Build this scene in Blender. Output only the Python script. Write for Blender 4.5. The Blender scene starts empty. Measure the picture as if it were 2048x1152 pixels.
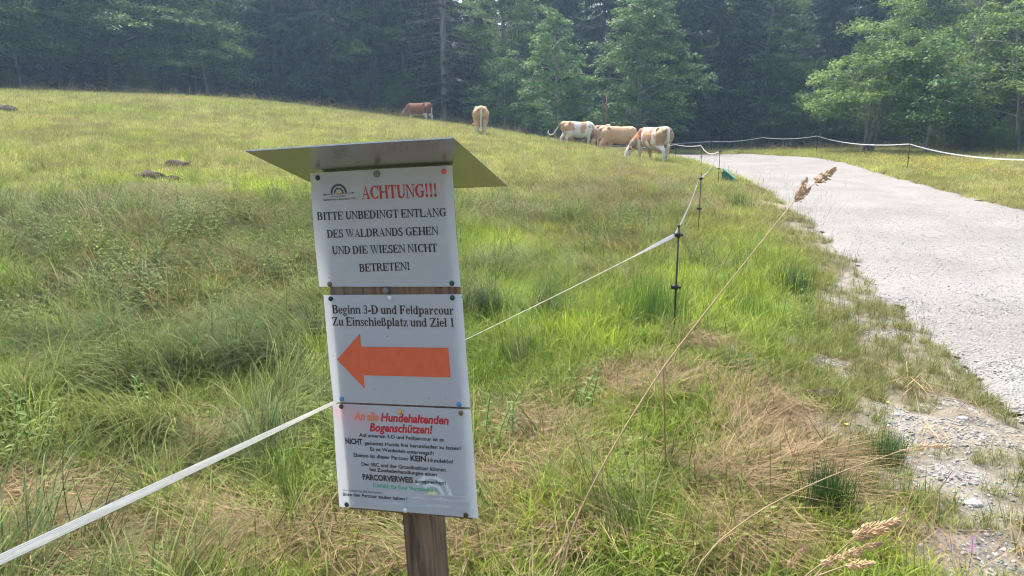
import bpy, bmesh, math, random
import numpy as np
from mathutils import Vector, Matrix, Euler

# ------------------------------------------------------------------ camera, sky, sun, exposure
scene = bpy.context.scene
COL = scene.collection
FPX, PCX, PCY = 1540.0, 1024.0, 576.0
PITCH = math.atan(336 / FPX)
CAM = np.array([0.0, 0.0, 1.8])
cam_d = bpy.data.cameras.new('camera')
cam_d.sensor_width = 36.0
cam_d.lens = FPX / 2048 * 36.0
cam_d.clip_start = 0.05
cam_d.clip_end = 2000
cam_o = bpy.data.objects.new('camera', cam_d)
COL.objects.link(cam_o)
cam_o.location = CAM
cam_o.rotation_euler = (math.pi / 2 - PITCH, 0, 0)
scene.camera = cam_o

SUN_EL, SUN_AZ = math.radians(58), math.radians(-22)      # azimuth from +Y towards +X
world = bpy.data.worlds.new('World')
scene.world = world
world.use_nodes = True
wn = world.node_tree
bg = wn.nodes['Background']
sky = wn.nodes.new('ShaderNodeTexSky')
sky.sky_type = 'NISHITA'
sky.sun_disc = False
sky.sun_elevation = SUN_EL
sky.sun_rotation = SUN_AZ
sky.air_density = 1.0
sky.dust_density = 6.0
sky.ozone_density = 0.6
wn.links.new(sky.outputs[0], bg.inputs[0])
bg.inputs[1].default_value = 0.15
sun_d = bpy.data.lights.new('sun', 'SUN')
sun_d.energy = 2.4
sun_d.angle = math.radians(12)
sun_d.color = (1.0, 0.95, 0.86)
sun_o = bpy.data.objects.new('sun', sun_d)
COL.objects.link(sun_o)
sd = Vector((math.sin(SUN_AZ) * math.cos(SUN_EL), math.cos(SUN_AZ) * math.cos(SUN_EL), math.sin(SUN_EL)))
sun_o.rotation_euler = sd.to_track_quat('Z', 'Y').to_euler()
sun_o.location = (0, 0, 60)
scene.view_settings.view_transform = 'Standard'
scene.view_settings.look = 'None'
scene.view_settings.gamma = 1
scene.view_settings.use_curve_mapping = False
scene.view_settings.exposure = 1.55
scene.render.engine = 'CYCLES'
scene.cycles.use_denoising = True
scene.cycles.sample_clamp_indirect = 6.0
scene.cycles.filter_width = 1.1
scene.cycles.max_bounces = 8
scene.cycles.transparent_max_bounces = 4
scene.cycles.volume_bounces = 0
scene.render.film_transparent = False

# ------------------------------------------------------------------ helpers
RNG = np.random.default_rng(7)
random.seed(7)
_F = np.array([0, math.cos(PITCH), -math.sin(PITCH)])
_U = np.array([0, math.sin(PITCH), math.cos(PITCH)])
_R = np.array([1.0, 0, 0])


def ray(px, py, d):
    """world point at distance d (along +Y) seen at a photo position; used for measuring the place"""
    v = _F + _R * (px - PCX) / FPX - _U * (py - PCY) / FPX
    return CAM + v * (d / v[1])


def ground_at(px, py):
    """where the line of sight through a photo position first meets the ground"""
    v = _F + _R * (px - PCX) / FPX - _U * (py - PCY) / FPX
    d = np.exp(np.linspace(math.log(1.0), math.log(75.0), 900))
    P = CAM[None] + v[None] * (d / v[1])[:, None]
    k = np.nonzero(P[:, 2] <= T(P[:, 0], P[:, 1]))[0]
    return P[k[0]] if len(k) else P[-1]


def tag(o, label=None, cat=None, group=None, kind=None):
    if label: o['label'] = label
    if cat: o['category'] = cat
    if group: o['group'] = group
    if kind: o['kind'] = kind
    return o


def empty(name, loc=(0, 0, 0), rz=0.0, label=None, cat=None, group=None):
    o = bpy.data.objects.new(name, None)
    o.empty_display_size = 0.1
    COL.objects.link(o)
    o.location = loc
    o.rotation_euler = (0, 0, rz)
    return tag(o, label, cat, group)


def link(name, me, parent=None, mats=()):
    o = bpy.data.objects.new(name, me)
    COL.objects.link(o)
    for m in mats:
        if m.name not in [q.name for q in me.materials if q]:
            me.materials.append(m)
    if parent: o.parent = parent
    return o


def mesh(name, V, F, mats=(), smooth=False, attrs=None, mi=None, uv=None):
    me = bpy.data.meshes.new(name)
    V = np.asarray(V, dtype=np.float32)
    if isinstance(F, np.ndarray):
        nf, k = F.shape
        me.vertices.add(len(V)); me.vertices.foreach_set('co', V.ravel())
        me.loops.add(nf * k); me.loops.foreach_set('vertex_index', F.astype(np.int32).ravel())
        me.polygons.add(nf)
        me.polygons.foreach_set('loop_start', np.arange(0, nf * k, k, dtype=np.int32))
        me.update(calc_edges=True)
        me.validate()
    else:
        me.from_pydata([tuple(map(float, v)) for v in V], [], [tuple(int(i) for i in f) for f in F])
    for m in mats: me.materials.append(m)
    if mi is not None: me.polygons.foreach_set('material_index', np.asarray(mi, dtype=np.int32))
    if smooth: me.polygons.foreach_set('use_smooth', np.ones(len(me.polygons), dtype=bool))
    for k, a in (attrs or {}).items():
        a = np.asarray(a, dtype=np.float32)
        if a.ndim == 1:
            at = me.attributes.new(k, 'FLOAT', 'POINT'); at.data.foreach_set('value', a)
        elif a.shape[1] == 3:
            at = me.attributes.new(k, 'FLOAT_VECTOR', 'POINT'); at.data.foreach_set('vector', a.ravel())
    me.update()
    return me


class MB:
    """collects shapes into one mesh"""
    def __init__(s): s.V = []; s.F = []; s.n = 0
    def add(s, V, F):
        V = [tuple(v) for v in V]
        s.V += V; s.F += [tuple(i + s.n for i in f) for f in F]; s.n += len(V)
    def box(s, c, h, M=None, bev=0.0):
        cx, cy, cz = c; hx, hy, hz = h
        if bev <= 0:
            V = [(cx + a * hx, cy + b * hy, cz + d * hz) for a in (-1, 1) for b in (-1, 1) for d in (-1, 1)]
            F = [(0, 1, 3, 2), (4, 6, 7, 5), (0, 4, 5, 1), (2, 3, 7, 6), (0, 2, 6, 4), (1, 5, 7, 3)]
        else:
            bm = bmesh.new(); bmesh.ops.create_cube(bm, size=2.0)
            for v in bm.verts: v.co = Vector((v.co.x * hx, v.co.y * hy, v.co.z * hz))
            bmesh.ops.bevel(bm, geom=bm.edges[:], offset=bev, segments=2, affect='EDGES', profile=0.5)
            bm.verts.index_update()
            V = [(v.co.x + cx, v.co.y + cy, v.co.z + cz) for v in bm.verts]
            F = [tuple(v.index for v in f.verts) for f in bm.faces]
            bm.free()
        if M is not None: V = [tuple(M @ Vector(v)) for v in V]
        s.add(V, F)
    def tube(s, pts, rad, n=8, cap=True):
        pts = [Vector(p) for p in pts]
        if not hasattr(rad, '__len__'): rad = [rad] * len(pts)
        up = Vector((0.13, 0.21, 0.97))
        rings = []
        for i, p in enumerate(pts):
            t = (pts[min(i + 1, len(pts) - 1)] - pts[max(i - 1, 0)])
            if t.length < 1e-9: t = Vector((0, 0, 1))
            t.normalize()
            a = t.cross(up)
            if a.length < 0.05: a = t.cross(Vector((1, 0, 0)))
            a.normalize(); b = t.cross(a)
            rings.append([p + (a * math.cos(2 * math.pi * k / n) + b * math.sin(2 * math.pi * k / n)) * rad[i] for k in range(n)])
        V = [v for r in rings for v in r]; F = []
        for i in range(len(pts) - 1):
            for k in range(n):
                k2 = (k + 1) % n
                F.append((i * n + k, i * n + k2, (i + 1) * n + k2, (i + 1) * n + k))
        if cap:
            F.append(tuple(range(n - 1, -1, -1))); F.append(tuple((len(pts) - 1) * n + k for k in range(n)))
        s.add(V, F)
    def ball(s, c, r, seg=10, ring=7, scale=(1, 1, 1)):
        c = Vector(c); V = []; F = []
        for i in range(1, ring):
            ph = math.pi * i / ring
            for k in range(seg):
                a = 2 * math.pi * k / seg
                V.append((c.x + r * scale[0] * math.sin(ph) * math.cos(a), c.y + r * scale[1] * math.sin(ph) * math.sin(a), c.z + r * scale[2] * math.cos(ph)))
        V.append((c.x, c.y, c.z + r * scale[2])); V.append((c.x, c.y, c.z - r * scale[2]))
        top, bot = len(V) - 2, len(V) - 1
        for i in range(ring - 2):
            for k in range(seg):
                k2 = (k + 1) % seg
                F.append((i * seg + k, (i + 1) * seg + k, (i + 1) * seg + k2, i * seg + k2))
        for k in range(seg):
            k2 = (k + 1) % seg
            F.append((top, k, k2)); F.append((bot, (ring - 2) * seg + k2, (ring - 2) * seg + k))
        s.add(V, F)
    def me(s, name, mats=(), smooth=True):
        return mesh(name, s.V, s.F, mats, smooth)
    def build(s, name, mat, parent=None, smooth=True):
        return link(name, s.me(name, [mat], smooth), parent)


# value noise in numpy
def vnoise(x, y, seed=0):
    x = np.asarray(x, float); y = np.asarray(y, float)
    xi = np.floor(x).astype(np.int64); yi = np.floor(y).astype(np.int64)
    fx = x - xi; fy = y - yi
    fx = fx * fx * (3 - 2 * fx); fy = fy * fy * (3 - 2 * fy)
    def h(a, b):
        n = (a * 374761393 + b * 668265263 + seed * 974634541) & 0x7fffffff
        n = ((n ^ (n >> 13)) * 1274126177) & 0x7fffffff
        n = n ^ (n >> 16)
        return (n & 0xffff) / 65535.0
    return (h(xi, yi) * (1 - fx) + h(xi + 1, yi) * fx) * (1 - fy) + (h(xi, yi + 1) * (1 - fx) + h(xi + 1, yi + 1) * fx) * fy


def fnoise(x, y, seed=0, oct=4):
    s = 0; a = 0.5; t = 0
    x = np.asarray(x, float); y = np.asarray(y, float)
    for o in range(oct):
        s = s + a * vnoise(x, y, seed + o * 17); t += a
        x = x * 2.03 + 5.1; y = y * 2.03 + 3.7; a *= 0.5
    return s / t


def sstep(a, b, x):
    t = np.clip((np.asarray(x, float) - a) / (b - a), 0, 1)
    return t * t * (3 - 2 * t)


# ------------------------------------------------------------------ materials
def newmat(name):
    m = bpy.data.materials.new(name); m.use_nodes = True
    nt = m.node_tree
    return m, nt, nt.nodes, nt.links, nt.nodes['Principled BSDF'], nt.nodes['Material Output']


def noise_mat(name, c1, c2, scale=20, rough=0.6, bump=0.0, stretch=(1, 1, 1), spec=0.4, metal=0.0, detail=6, c3=None):
    m, nt, N, L, P, O = newmat(name)
    tc = N.new('ShaderNodeTexCoord'); mp = N.new('ShaderNodeMapping'); mp.inputs['Scale'].default_value = stretch
    nz = N.new('ShaderNodeTexNoise'); nz.inputs['Scale'].default_value = scale; nz.inputs['Detail'].default_value = detail
    cr = N.new('ShaderNodeValToRGB')
    cr.color_ramp.elements[0].position = 0.3; cr.color_ramp.elements[1].position = 0.7
    cr.color_ramp.elements[0].color = (*c1, 1); cr.color_ramp.elements[1].color = (*c2, 1)
    if c3:
        e = cr.color_ramp.elements.new(0.85); e.color = (*c3, 1)
    L.new(tc.outputs['Object'], mp.inputs[0]); L.new(mp.outputs[0], nz.inputs['Vector'])
    L.new(nz.outputs[0], cr.inputs[0]); L.new(cr.outputs[0], P.inputs['Base Color'])
    P.inputs['Roughness'].default_value = rough; P.inputs['Specular IOR Level'].default_value = spec
    P.inputs['Metallic'].default_value = metal
    if bump:
        b = N.new('ShaderNodeBump'); b.inputs['Strength'].default_value = bump; b.inputs['Distance'].default_value = 0.01
        L.new(nz.outputs[0], b.inputs['Height']); L.new(b.outputs[0], P.inputs['Normal'])
    return m


def grass_mat(name, trans=0.36, rough=0.55, spec=0.1):
    """blade colour = instance tint x per-blade variation"""
    m, nt, N, L, P, O = newmat(name)
    at = N.new('ShaderNodeAttribute'); at.attribute_type = 'INSTANCER'; at.attribute_name = 'tint'
    bv = N.new('ShaderNodeAttribute'); bv.attribute_type = 'GEOMETRY'; bv.attribute_name = 'bv'
    mr = N.new('ShaderNodeMapRange'); mr.inputs['To Min'].default_value = 0.55; mr.inputs['To Max'].default_value = 1.5
    L.new(bv.outputs['Fac'], mr.inputs['Value'])
    mul = N.new('ShaderNodeVectorMath'); mul.operation = 'SCALE'
    L.new(at.outputs['Vector'], mul.inputs[0]); L.new(mr.outputs[0], mul.inputs['Scale'])
    # a few blades are dry straw
    st = N.new('ShaderNodeMath'); st.operation = 'GREATER_THAN'; st.inputs[1].default_value = 0.86
    L.new(bv.outputs['Fac'], st.inputs[0])
    mx = N.new('ShaderNodeMix'); mx.data_type = 'RGBA'
    mx.inputs['B'].default_value = (0.26, 0.2, 0.1, 1)
    m7 = N.new('ShaderNodeMath'); m7.operation = 'MULTIPLY'; m7.inputs[1].default_value = 0.6
    L.new(st.outputs[0], m7.inputs[0]); L.new(m7.outputs[0], mx.inputs['Factor']); L.new(mul.outputs[0], mx.inputs['A'])
    L.new(mx.outputs['Result'], P.inputs['Base Color'])
    P.inputs['Roughness'].default_value = rough; P.inputs['Specular IOR Level'].default_value = spec
    tr = N.new('ShaderNodeBsdfTranslucent'); L.new(mx.outputs['Result'], tr.inputs['Color'])
    ms = N.new('ShaderNodeMixShader'); ms.inputs[0].default_value = trans
    L.new(P.outputs[0], ms.inputs[1]); L.new(tr.outputs[0], ms.inputs[2]); L.new(ms.outputs[0], O.inputs['Surface'])
    return m


def leaf_mat(name, c1, c2, trans=0.35, scale=0.6):
    m, nt, N, L, P, O = newmat(name)
    bv = N.new('ShaderNodeAttribute'); bv.attribute_type = 'GEOMETRY'; bv.attribute_name = 'bv'
    mx = N.new('ShaderNodeMix'); mx.data_type = 'RGBA'
    mx.inputs['A'].default_value = (*c1, 1); mx.inputs['B'].default_value = (*c2, 1)
    oi = N.new('ShaderNodeObjectInfo')
    L.new(bv.outputs['Fac'], mx.inputs['Factor'])
    hs = N.new('ShaderNodeHueSaturation')
    mr = N.new('ShaderNodeMapRange'); mr.inputs['To Min'].default_value = 0.8; mr.inputs['To Max'].default_value = 1.2
    L.new(oi.outputs['Random'], mr.inputs['Value']); L.new(mr.outputs[0], hs.inputs['Value'])
    L.new(mx.outputs['Result'], hs.inputs['Color'])
    L.new(hs.outputs[0], P.inputs['Base Color'])
    P.inputs['Roughness'].default_value = 0.5; P.inputs['Specular IOR Level'].default_value = 0.18
    tr = N.new('ShaderNodeBsdfTranslucent'); L.new(hs.outputs[0], tr.inputs['Color'])
    ms = N.new('ShaderNodeMixShader'); ms.inputs[0].default_value = trans
    L.new(P.outputs[0], ms.inputs[1]); L.new(tr.outputs[0], ms.inputs[2]); L.new(ms.outputs[0], O.inputs['Surface'])
    return m


M_GRASS = grass_mat('grass_blade')
M_HAY = grass_mat('hay_straw', trans=0.12, rough=0.6, spec=0.2)
M_MAPLE = leaf_mat('maple_leaf', (0.05, 0.115, 0.035), (0.17, 0.30, 0.085), 0.42)
M_BEECH = leaf_mat('beech_leaf', (0.055, 0.115, 0.03), (0.2, 0.30, 0.07), 0.48)
M_SPRUCE = leaf_mat('spruce_needle', (0.012, 0.03, 0.016), (0.085, 0.135, 0.06), 0.2)
M_LICHEN = leaf_mat('lichen_needle', (0.04, 0.042, 0.026), (0.085, 0.08, 0.055), 0.12)
M_BARK = noise_mat('grey_bark', (0.13, 0.12, 0.105), (0.34, 0.32, 0.285), 6, 0.9, 0.5, (1, 1, 0.25))
M_DARKBARK = noise_mat('brown_bark', (0.05, 0.042, 0.036), (0.12, 0.1, 0.085), 6, 0.9, 0.5, (1, 1, 0.3))
M_GREEN = noise_mat('plant_stem', (0.09, 0.13, 0.03), (0.16, 0.18, 0.05), 30, 0.6)

# ------------------------------------------------------------------ terrain height
_cp = np.array([
    (-2, 2.8, 0), (2, 2.8, 0), (0, 0, 0), (0, -8, 0), (8, -8, 0), (-8, -8, .12), (3, 4.3, 0), (5.6, 15, 0), (7, 25, 0),
    (7.4, 36.8, 0), (13.5, 44, -.08), (15, 38, 0), (13.4, 28.6, 0), (10.5, 15.7, 0), (14, 5, 0), (25, 20, 0), (25, 5, 0),
    (30, -8, 0), (1.4, 6.1, 0), (2.96, 12, 0), (18.4, 47, -.12), (18.3, 57, -.4), (35, 35, -.1), (40, 60, -.5), (10, 60, -.5),
    (-4.9, 7.2, .1), (-8.6, 13, .48), (-12, 20, 1.15), (-20, 30, 2.15), (-29, 45, 3.32), (-15.9, 48, 2.84), (-6, 30, 1.12),
    (0, 20, .32), (0, 30, .72), (-6, 20, .66), (-3, 12, .2), (5.29, 31, .17), (5.12, 37, .18), (-1.5, 37, 1.06), (-6, 50, 1.55),
    (3.46, 43, .4), (-.73, 48, 1.05), (2.28, 47, .54), (5.18, 46, .05), (-30, 58, 2.9), (-16, 60, 2.2), (-5, 60, 1.0), (0, 58, .4),
    (5, 56, -.3), (-40, 20, 2.6), (-30, 10, 1.4), (-45, 45, 4.2), (-50, 70, 3.5), (-20, 0, .5), (-10, 90, 1.5), (40, 90, -.5), (-50, 100, 3.0)], float)


def _tps():
    P = _cp[:, :2] / 20; n = len(P)
    r = np.linalg.norm(P[:, None] - P[None], axis=-1)
    K = np.where(r > 0, r * r * np.log(r + 1e-12), 0) + np.eye(n) * 0.01
    A = np.zeros((n + 3, n + 3)); A[:n, :n] = K; A[:n, n] = 1; A[:n, n + 1:] = P; A[n, :n] = 1; A[n + 1:, :n] = P.T
    b = np.zeros(n + 3); b[:n] = _cp[:, 2]
    return np.linalg.solve(A, b)


_W = _tps()


def T(x, y):
    x = np.asarray(x, float); y = np.asarray(y, float)
    sh = np.broadcast(x, y).shape
    X = np.clip(x, -55, 45); Y = np.clip(y, -10, 95)
    X, Y = np.broadcast_arrays(X, Y)
    q = np.stack([X.ravel(), Y.ravel()], -1) / 20
    n = len(_cp); out = np.full(len(q), _W[n]) + q @ _W[n + 1:]
    for i in range(n):
        d2 = ((q - _cp[i, :2] / 20) ** 2).sum(1)
        out = out + _W[i] * 0.5 * d2 * np.log(d2 + 1e-20)
    out = out.reshape(sh)
    return out + 22 * sstep(90, 190, y)


# road edges in metres
RL = np.array([(3.2, -14), (3.05, 0), (3.04, 4.3), (3.1, 4.85), (3.43, 5.92), (3.71, 7.25), (4.27, 9.29), (4.81, 11.7), (5.59, 14.9), (6.5, 20.3), (7.05, 24.9), (7.45, 31),
               (7.6, 36.8), (6.2, 41.5), (2.0, 46.5), (-8, 54)])
RR = np.array([(9.2, -14), (9.2, 0), (9.3, 4.3), (9.4, 6), (9.6, 8), (9.8, 10), (10.0, 12.5), (10.5, 15.7), (11.2, 19), (12.17, 22.8), (13.3, 28.6), (14.6, 33.5),
               (15.1, 38.3), (13.5, 44.3), (9.0, 49.5), (-4, 60)])


def resample(P, n):
    s = np.r_[0, np.cumsum(np.linalg.norm(np.diff(P, axis=0), axis=1))]
    t = np.linspace(0, 1, n)
    return np.stack([np.interp(t, np.linspace(0, 1, len(P)), P[:, k]) for k in (0, 1)], -1)


NRS = 420
_L = resample(RL, NRS); _Rr = resample(RR, NRS)
for _i in range(6):
    _L[1:-1] = (_L[:-2] + 2 * _L[1:-1] + _L[2:]) / 4; _Rr[1:-1] = (_Rr[:-2] + 2 * _Rr[1:-1] + _Rr[2:]) / 4
_poly = np.r_[_L, _Rr[::-1]]


def in_road(x, y):
    x = np.asarray(x, float); y = np.asarray(y, float)
    ins = np.zeros(x.shape, bool)
    P = resample(_poly, 260)
    j = len(P) - 1
    for i in range(len(P)):
        xi, yi = P[i]; xj, yj = P[j]
        if yi != yj:
            c = ((yi > y) != (yj > y)) & (x < (xj - xi) * (y - yi) / (yj - yi) + xi)
            ins ^= c
        j = i
    return ins


def road_dist(x, y):
    """distance to the road's edges, negative on the road"""
    x = np.asarray(x, float); y = np.asarray(y, float)
    d = np.full(x.shape, 1e9)
    for P in (_L[::3], _Rr[::3]):
        for i in range(len(P) - 1):
            a = P[i]; ab = P[i + 1] - a; L2 = ab @ ab
            t = np.clip(((x - a[0]) * ab[0] + (y - a[1]) * ab[1]) / L2, 0, 1)
            d = np.minimum(d, np.hypot(x - a[0] - t * ab[0], y - a[1] - t * ab[1]))
    return np.where(in_road(x, y), -d, d)


def hummock(x, y):
    near = 1 - sstep(14, 30, np.hypot(x, y))
    return ((fnoise(x * 1.1, y * 1.1, 3, 4) - 0.5) * 0.16 + (fnoise(x * 4, y * 4, 9, 2) - 0.5) * 0.04) * near


def H(x, y, rd=None):
    """ground surface with hummocks, lowered under the road"""
    if rd is None: rd = road_dist(x, y)
    k = sstep(-0.15, 0.5, rd)
    return T(x, y) + hummock(x, y) * k - 0.2 * (1 - sstep(-0.45, 0.05, rd))


# ------------------------------------------------------------------ vegetation zones (metres)
def blob(x, y, c, rx, ry, rot=0.0):
    dx = x - c[0]; dy = y - c[1]
    ca, sa = math.cos(rot), math.sin(rot)
    u = (dx * ca + dy * sa) / rx; v = (-dx * sa + dy * ca) / ry
    return np.exp(-(u * u + v * v))


HAYP = [(1270, 775, .34, .32), (1070, 900, .28, .5), (1530, 880, .22, .6), (1440, 960, .25, .22), (430, 1075, 1.1, .24), (160, 1010, .5, .2), (640, 1060, .5, .25),
        (1000, 990, .3, .25), (1480, 1080, .25, .12), (1370, 690, .2, .2), (380, 900, .4, .2), (1250, 500, 1.0, 1.0), (1200, 560, .6, .5), (380, 530, 1.2, .7), (320, 400, 1.2, 1.0),
        (1240, 400, 2.0, 3.5), (1300, 365, 1.5, 4.0), (470, 650, .6, .4), (900, 1110, .3, .12)]
DARKP = [(100, 470, 2.4, 2.6), (350, 450, 2.4, 2.2), (560, 450, 1.7, 1.8), (60, 620, 1.3, 1.2), (500, 560, 1.5, 1.2), (330, 620, 1.3, .9), (220, 540, 1.5, 1.2), (1180, 450, 1.5, 1.7), (1000, 430, 1.3, 1.3), (620, 520, .8, .9)]
GRAVP = [(1440, 708, .30, .30), (1560, 685, .16, .2), (1545, 800, .12, .3), (1590, 850, .16, .2), (1650, 870, .14, .16), (1710, 1030, .09, .12), (1960, 1020, .2, .14), (1930, 1110, .4, .2), (1800, 840, .2, .2), (1880, 960, .3, .25), (1850, 870, .3, .25), (1660, 600, .2, .3), (1700, 560, .2, .4), (2000, 1130, .4, .2), (1700, 940, .12, .12)]
LONGP = [(120, 700, .9, .6), (380, 760, 1.0, .6), (560, 850, .7, .45), (200, 880, .9, .4), (600, 680, .8, .7), (520, 930, .6, .3), (60, 820, .6, .5), (1010, 560, .6, .5), (1000, 640, .5, .5)]
BRIGHTP = [(1150, 700, .5, .6), (1230, 850, .5, .45), (1150, 1060, .6, .3), (1300, 980, .4, .3), (1420, 820, .4, .5), (1420, 480, 1.3, 3.0), (1400, 400, 1.6, 5.0), (1100, 480, 1.0, 1.2), (1010, 500, .9, .9), (60, 760, .5, .3), (1450, 600, .7, 1.0), (450, 380, 3.0, 1.6), (1750, 1100, .3, .2), (1340, 560, .7, .8)]
_zc = {}


def zone(x, y, name, lst):
    if name not in _zc: _zc[name] = [(ground_at(a, b), rx, ry) for a, b, rx, ry in lst]
    s = np.zeros(np.shape(x))
    for c, rx, ry in _zc[name]: s = np.maximum(s, blob(x, y, c, rx, ry))
    return s


# ------------------------------------------------------------------ ground sheet
def axis(lo, hi, c, fine, grow):
    a = [c]; st = fine
    while a[-1] < hi: a.append(a[-1] + st); st = st * grow if a[-1] > c + 9 else st
    b = [c]; st = fine
    while b[-1] > lo: b.append(b[-1] - st); st = st * grow if b[-1] < c - 4 else st
    return np.array(sorted(set(b[1:] + a)))


gx = axis(-320, 320, 0, 0.085, 1.04); gy = axis(-120, 420, 3.0, 0.085, 1.03)
GX, GY = np.meshgrid(gx, gy)
RD = road_dist(GX, GY)
GZ = H(GX, GY, RD)
nx, ny = len(gx), len(gy)
idx = np.arange(nx * ny).reshape(ny, nx)
GF = np.stack([idx[:-1, :-1], idx[:-1, 1:], idx[1:, 1:], idx[1:, :-1]], -1).reshape(-1, 4)


def ground_colour(x, y, rd):
    r = np.hypot(x, y)
    near = np.array([.10, .085, .045]); far = np.array([.27, .25, .07])
    k = sstep(9, 26, r)[..., None]
    c = near * (1 - k) + far * k
    hay = np.clip(zone(x, y, 'hay', HAYP), 0, 1)[..., None] * 0.8
    c = c * (1 - hay) + np.array([.085, .062, .034]) * hay
    dk = (zone(x, y, 'dark', DARKP) * 0.85)[..., None]
    c = c * (1 - dk) + np.array([.05, .052, .026]) * dk
    n = fnoise(x * 0.5, y * 0.5, 21)[..., None]
    c = c * (0.75 + 0.5 * n)
    v = (1 - sstep(0.0, 1.0, (rd + (fnoise(x * 3, y * 3, 5) - .5) * 1.4) / (1 + .9 * (1 - sstep(3, 9, y)))))[..., None] * (1 - sstep(15, 30, r))[..., None]
    c = c * (1 - .75 * v) + np.array([.22, .2, .165]) * .75 * v
    gv = np.clip(zone(x, y, 'grav', GRAVP) * 1.2, 0, .9)[..., None]
    c = c * (1 - gv) + np.array([.2, .19, .17]) * gv
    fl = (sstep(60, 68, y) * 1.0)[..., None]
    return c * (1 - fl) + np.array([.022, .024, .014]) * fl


m, nt, N, L, P, O = newmat('meadow_soil')
at = N.new('ShaderNodeAttribute'); at.attribute_name = 'gcol'
geo = N.new('ShaderNodeNewGeometry')
nz = N.new('ShaderNodeTexNoise'); nz.inputs['Scale'].default_value = 9; nz.inputs['Detail'].default_value = 8; nz.inputs['Roughness'].default_value = .7
L.new(geo.outputs['Position'], nz.inputs['Vector'])
mr = N.new('ShaderNodeMapRange'); mr.inputs['From Min'].default_value = .3; mr.inputs['From Max'].default_value = .7
mr.inputs['To Min'].default_value = .55; mr.inputs['To Max'].default_value = 1.45
L.new(nz.outputs[0], mr.inputs['Value'])
sc = N.new('ShaderNodeVectorMath'); sc.operation = 'SCALE'; L.new(at.outputs['Vector'], sc.inputs[0]); L.new(mr.outputs[0], sc.inputs['Scale'])
L.new(sc.outputs[0], P.inputs['Base Color']); P.inputs['Roughness'].default_value = .95; P.inputs['Specular IOR Level'].default_value = .1
bp = N.new('ShaderNodeBump'); bp.inputs['Strength'].default_value = .8; bp.inputs['Distance'].default_value = .03
L.new(nz.outputs[0], bp.inputs['Height']); L.new(bp.outputs[0], P.inputs['Normal'])
M_SOIL = m
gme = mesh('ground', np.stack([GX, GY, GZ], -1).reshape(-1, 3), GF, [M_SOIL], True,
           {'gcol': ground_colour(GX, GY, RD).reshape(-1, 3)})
tag(link('ground', gme), 'rough meadow ground rising to a low hill beside the gravel road', 'ground', kind='structure')

# ------------------------------------------------------------------ gravel road
m, nt, N, L, P, O = newmat('white_gravel')
geo = N.new('ShaderNodeNewGeometry')
vo = N.new('ShaderNodeTexVoronoi'); vo.inputs['Scale'].default_value = 48
n1 = N.new('ShaderNodeTexNoise'); n1.inputs['Scale'].default_value = .55; n1.inputs['Detail'].default_value = 5
n2 = N.new('ShaderNodeTexNoise'); n2.inputs['Scale'].default_value = 14; n2.inputs['Detail'].default_value = 8; n2.inputs['Roughness'].default_value = .75
for q in (vo, n1, n2): L.new(geo.outputs['Position'], q.inputs['Vector'])
cr = N.new('ShaderNodeValToRGB'); cr.color_ramp.elements[0].position = .3; cr.color_ramp.elements[1].position = .72
cr.color_ramp.elements[0].color = (.195, .191, .183, 1); cr.color_ramp.elements[1].color = (.335, .33, .318, 1)
L.new(n2.outputs[0], cr.inputs[0])
mx = N.new('ShaderNodeMix'); mx.data_type = 'RGBA'; mx.blend_type = 'MULTIPLY'; mx.inputs['Factor'].default_value = .6
c2 = N.new('ShaderNodeValToRGB'); c2.color_ramp.elements[0].position = .3; c2.color_ramp.elements[1].position = .65
c2.color_ramp.elements[0].color = (.70, .68, .65, 1); c2.color_ramp.elements[1].color = (1, 1, 1, 1)
L.new(n1.outputs[0], c2.inputs[0]); L.new(cr.outputs[0], mx.inputs['A']); L.new(c2.outputs[0], mx.inputs['B'])
L.new(mx.outputs['Result'], P.inputs['Base Color']); P.inputs['Roughness'].default_value = .9; P.inputs['Specular IOR Level'].default_value = .15
ad = N.new('ShaderNodeMath'); ad.operation = 'ADD'; L.new(vo.outputs['Distance'], ad.inputs[0]); L.new(n2.outputs[0], ad.inputs[1])
bp = N.new('ShaderNodeBump'); bp.inputs['Strength'].default_value = .75; bp.inputs['Distance'].default_value = .028
L.new(ad.outputs[0], bp.inputs['Height']); L.new(bp.outputs[0], P.inputs['Normal'])
M_GRAVEL = m
nt_ = 40
tt = np.linspace(0, 1, nt_)
jl = (fnoise(np.arange(NRS) * .3, np.zeros(NRS), 4, 4) - .5) * .7; jr = (fnoise(np.arange(NRS) * .3, np.ones(NRS) * 50, 8, 4) - .5) * .7
RP = _L[:, None] * (1 - tt)[None, :, None] + _Rr[:, None] * tt[None, :, None]
RP[..., 0] += jl[:, None] * ((1 - tt) ** 8)[None] + jr[:, None] * (tt ** 8)[None]
RZ = T(RP[..., 0], RP[..., 1]) + .012 + (fnoise(RP[..., 0] * 1.5, RP[..., 1] * 1.5, 31, 3) - .5) * .05 - .05 * np.maximum(np.exp(-((tt - .3) / .08) ** 2), np.exp(-((tt - .68) / .08) ** 2))[None]
edge = np.minimum(tt, 1 - tt)[None]
RZ = RZ - .05 * (1 - sstep(0, .05, edge))
idx = np.arange(NRS * nt_).reshape(NRS, nt_)
RF = np.stack([idx[:-1, :-1], idx[:-1, 1:], idx[1:, 1:], idx[1:, :-1]], -1).reshape(-1, 4)
tag(link('gravel_road', mesh('gravel_road', np.concatenate([RP, RZ[..., None]], -1).reshape(-1, 3), RF, [M_GRAVEL], True)),
    'pale gravel road curving away past the meadow', 'road', kind='structure')


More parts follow.
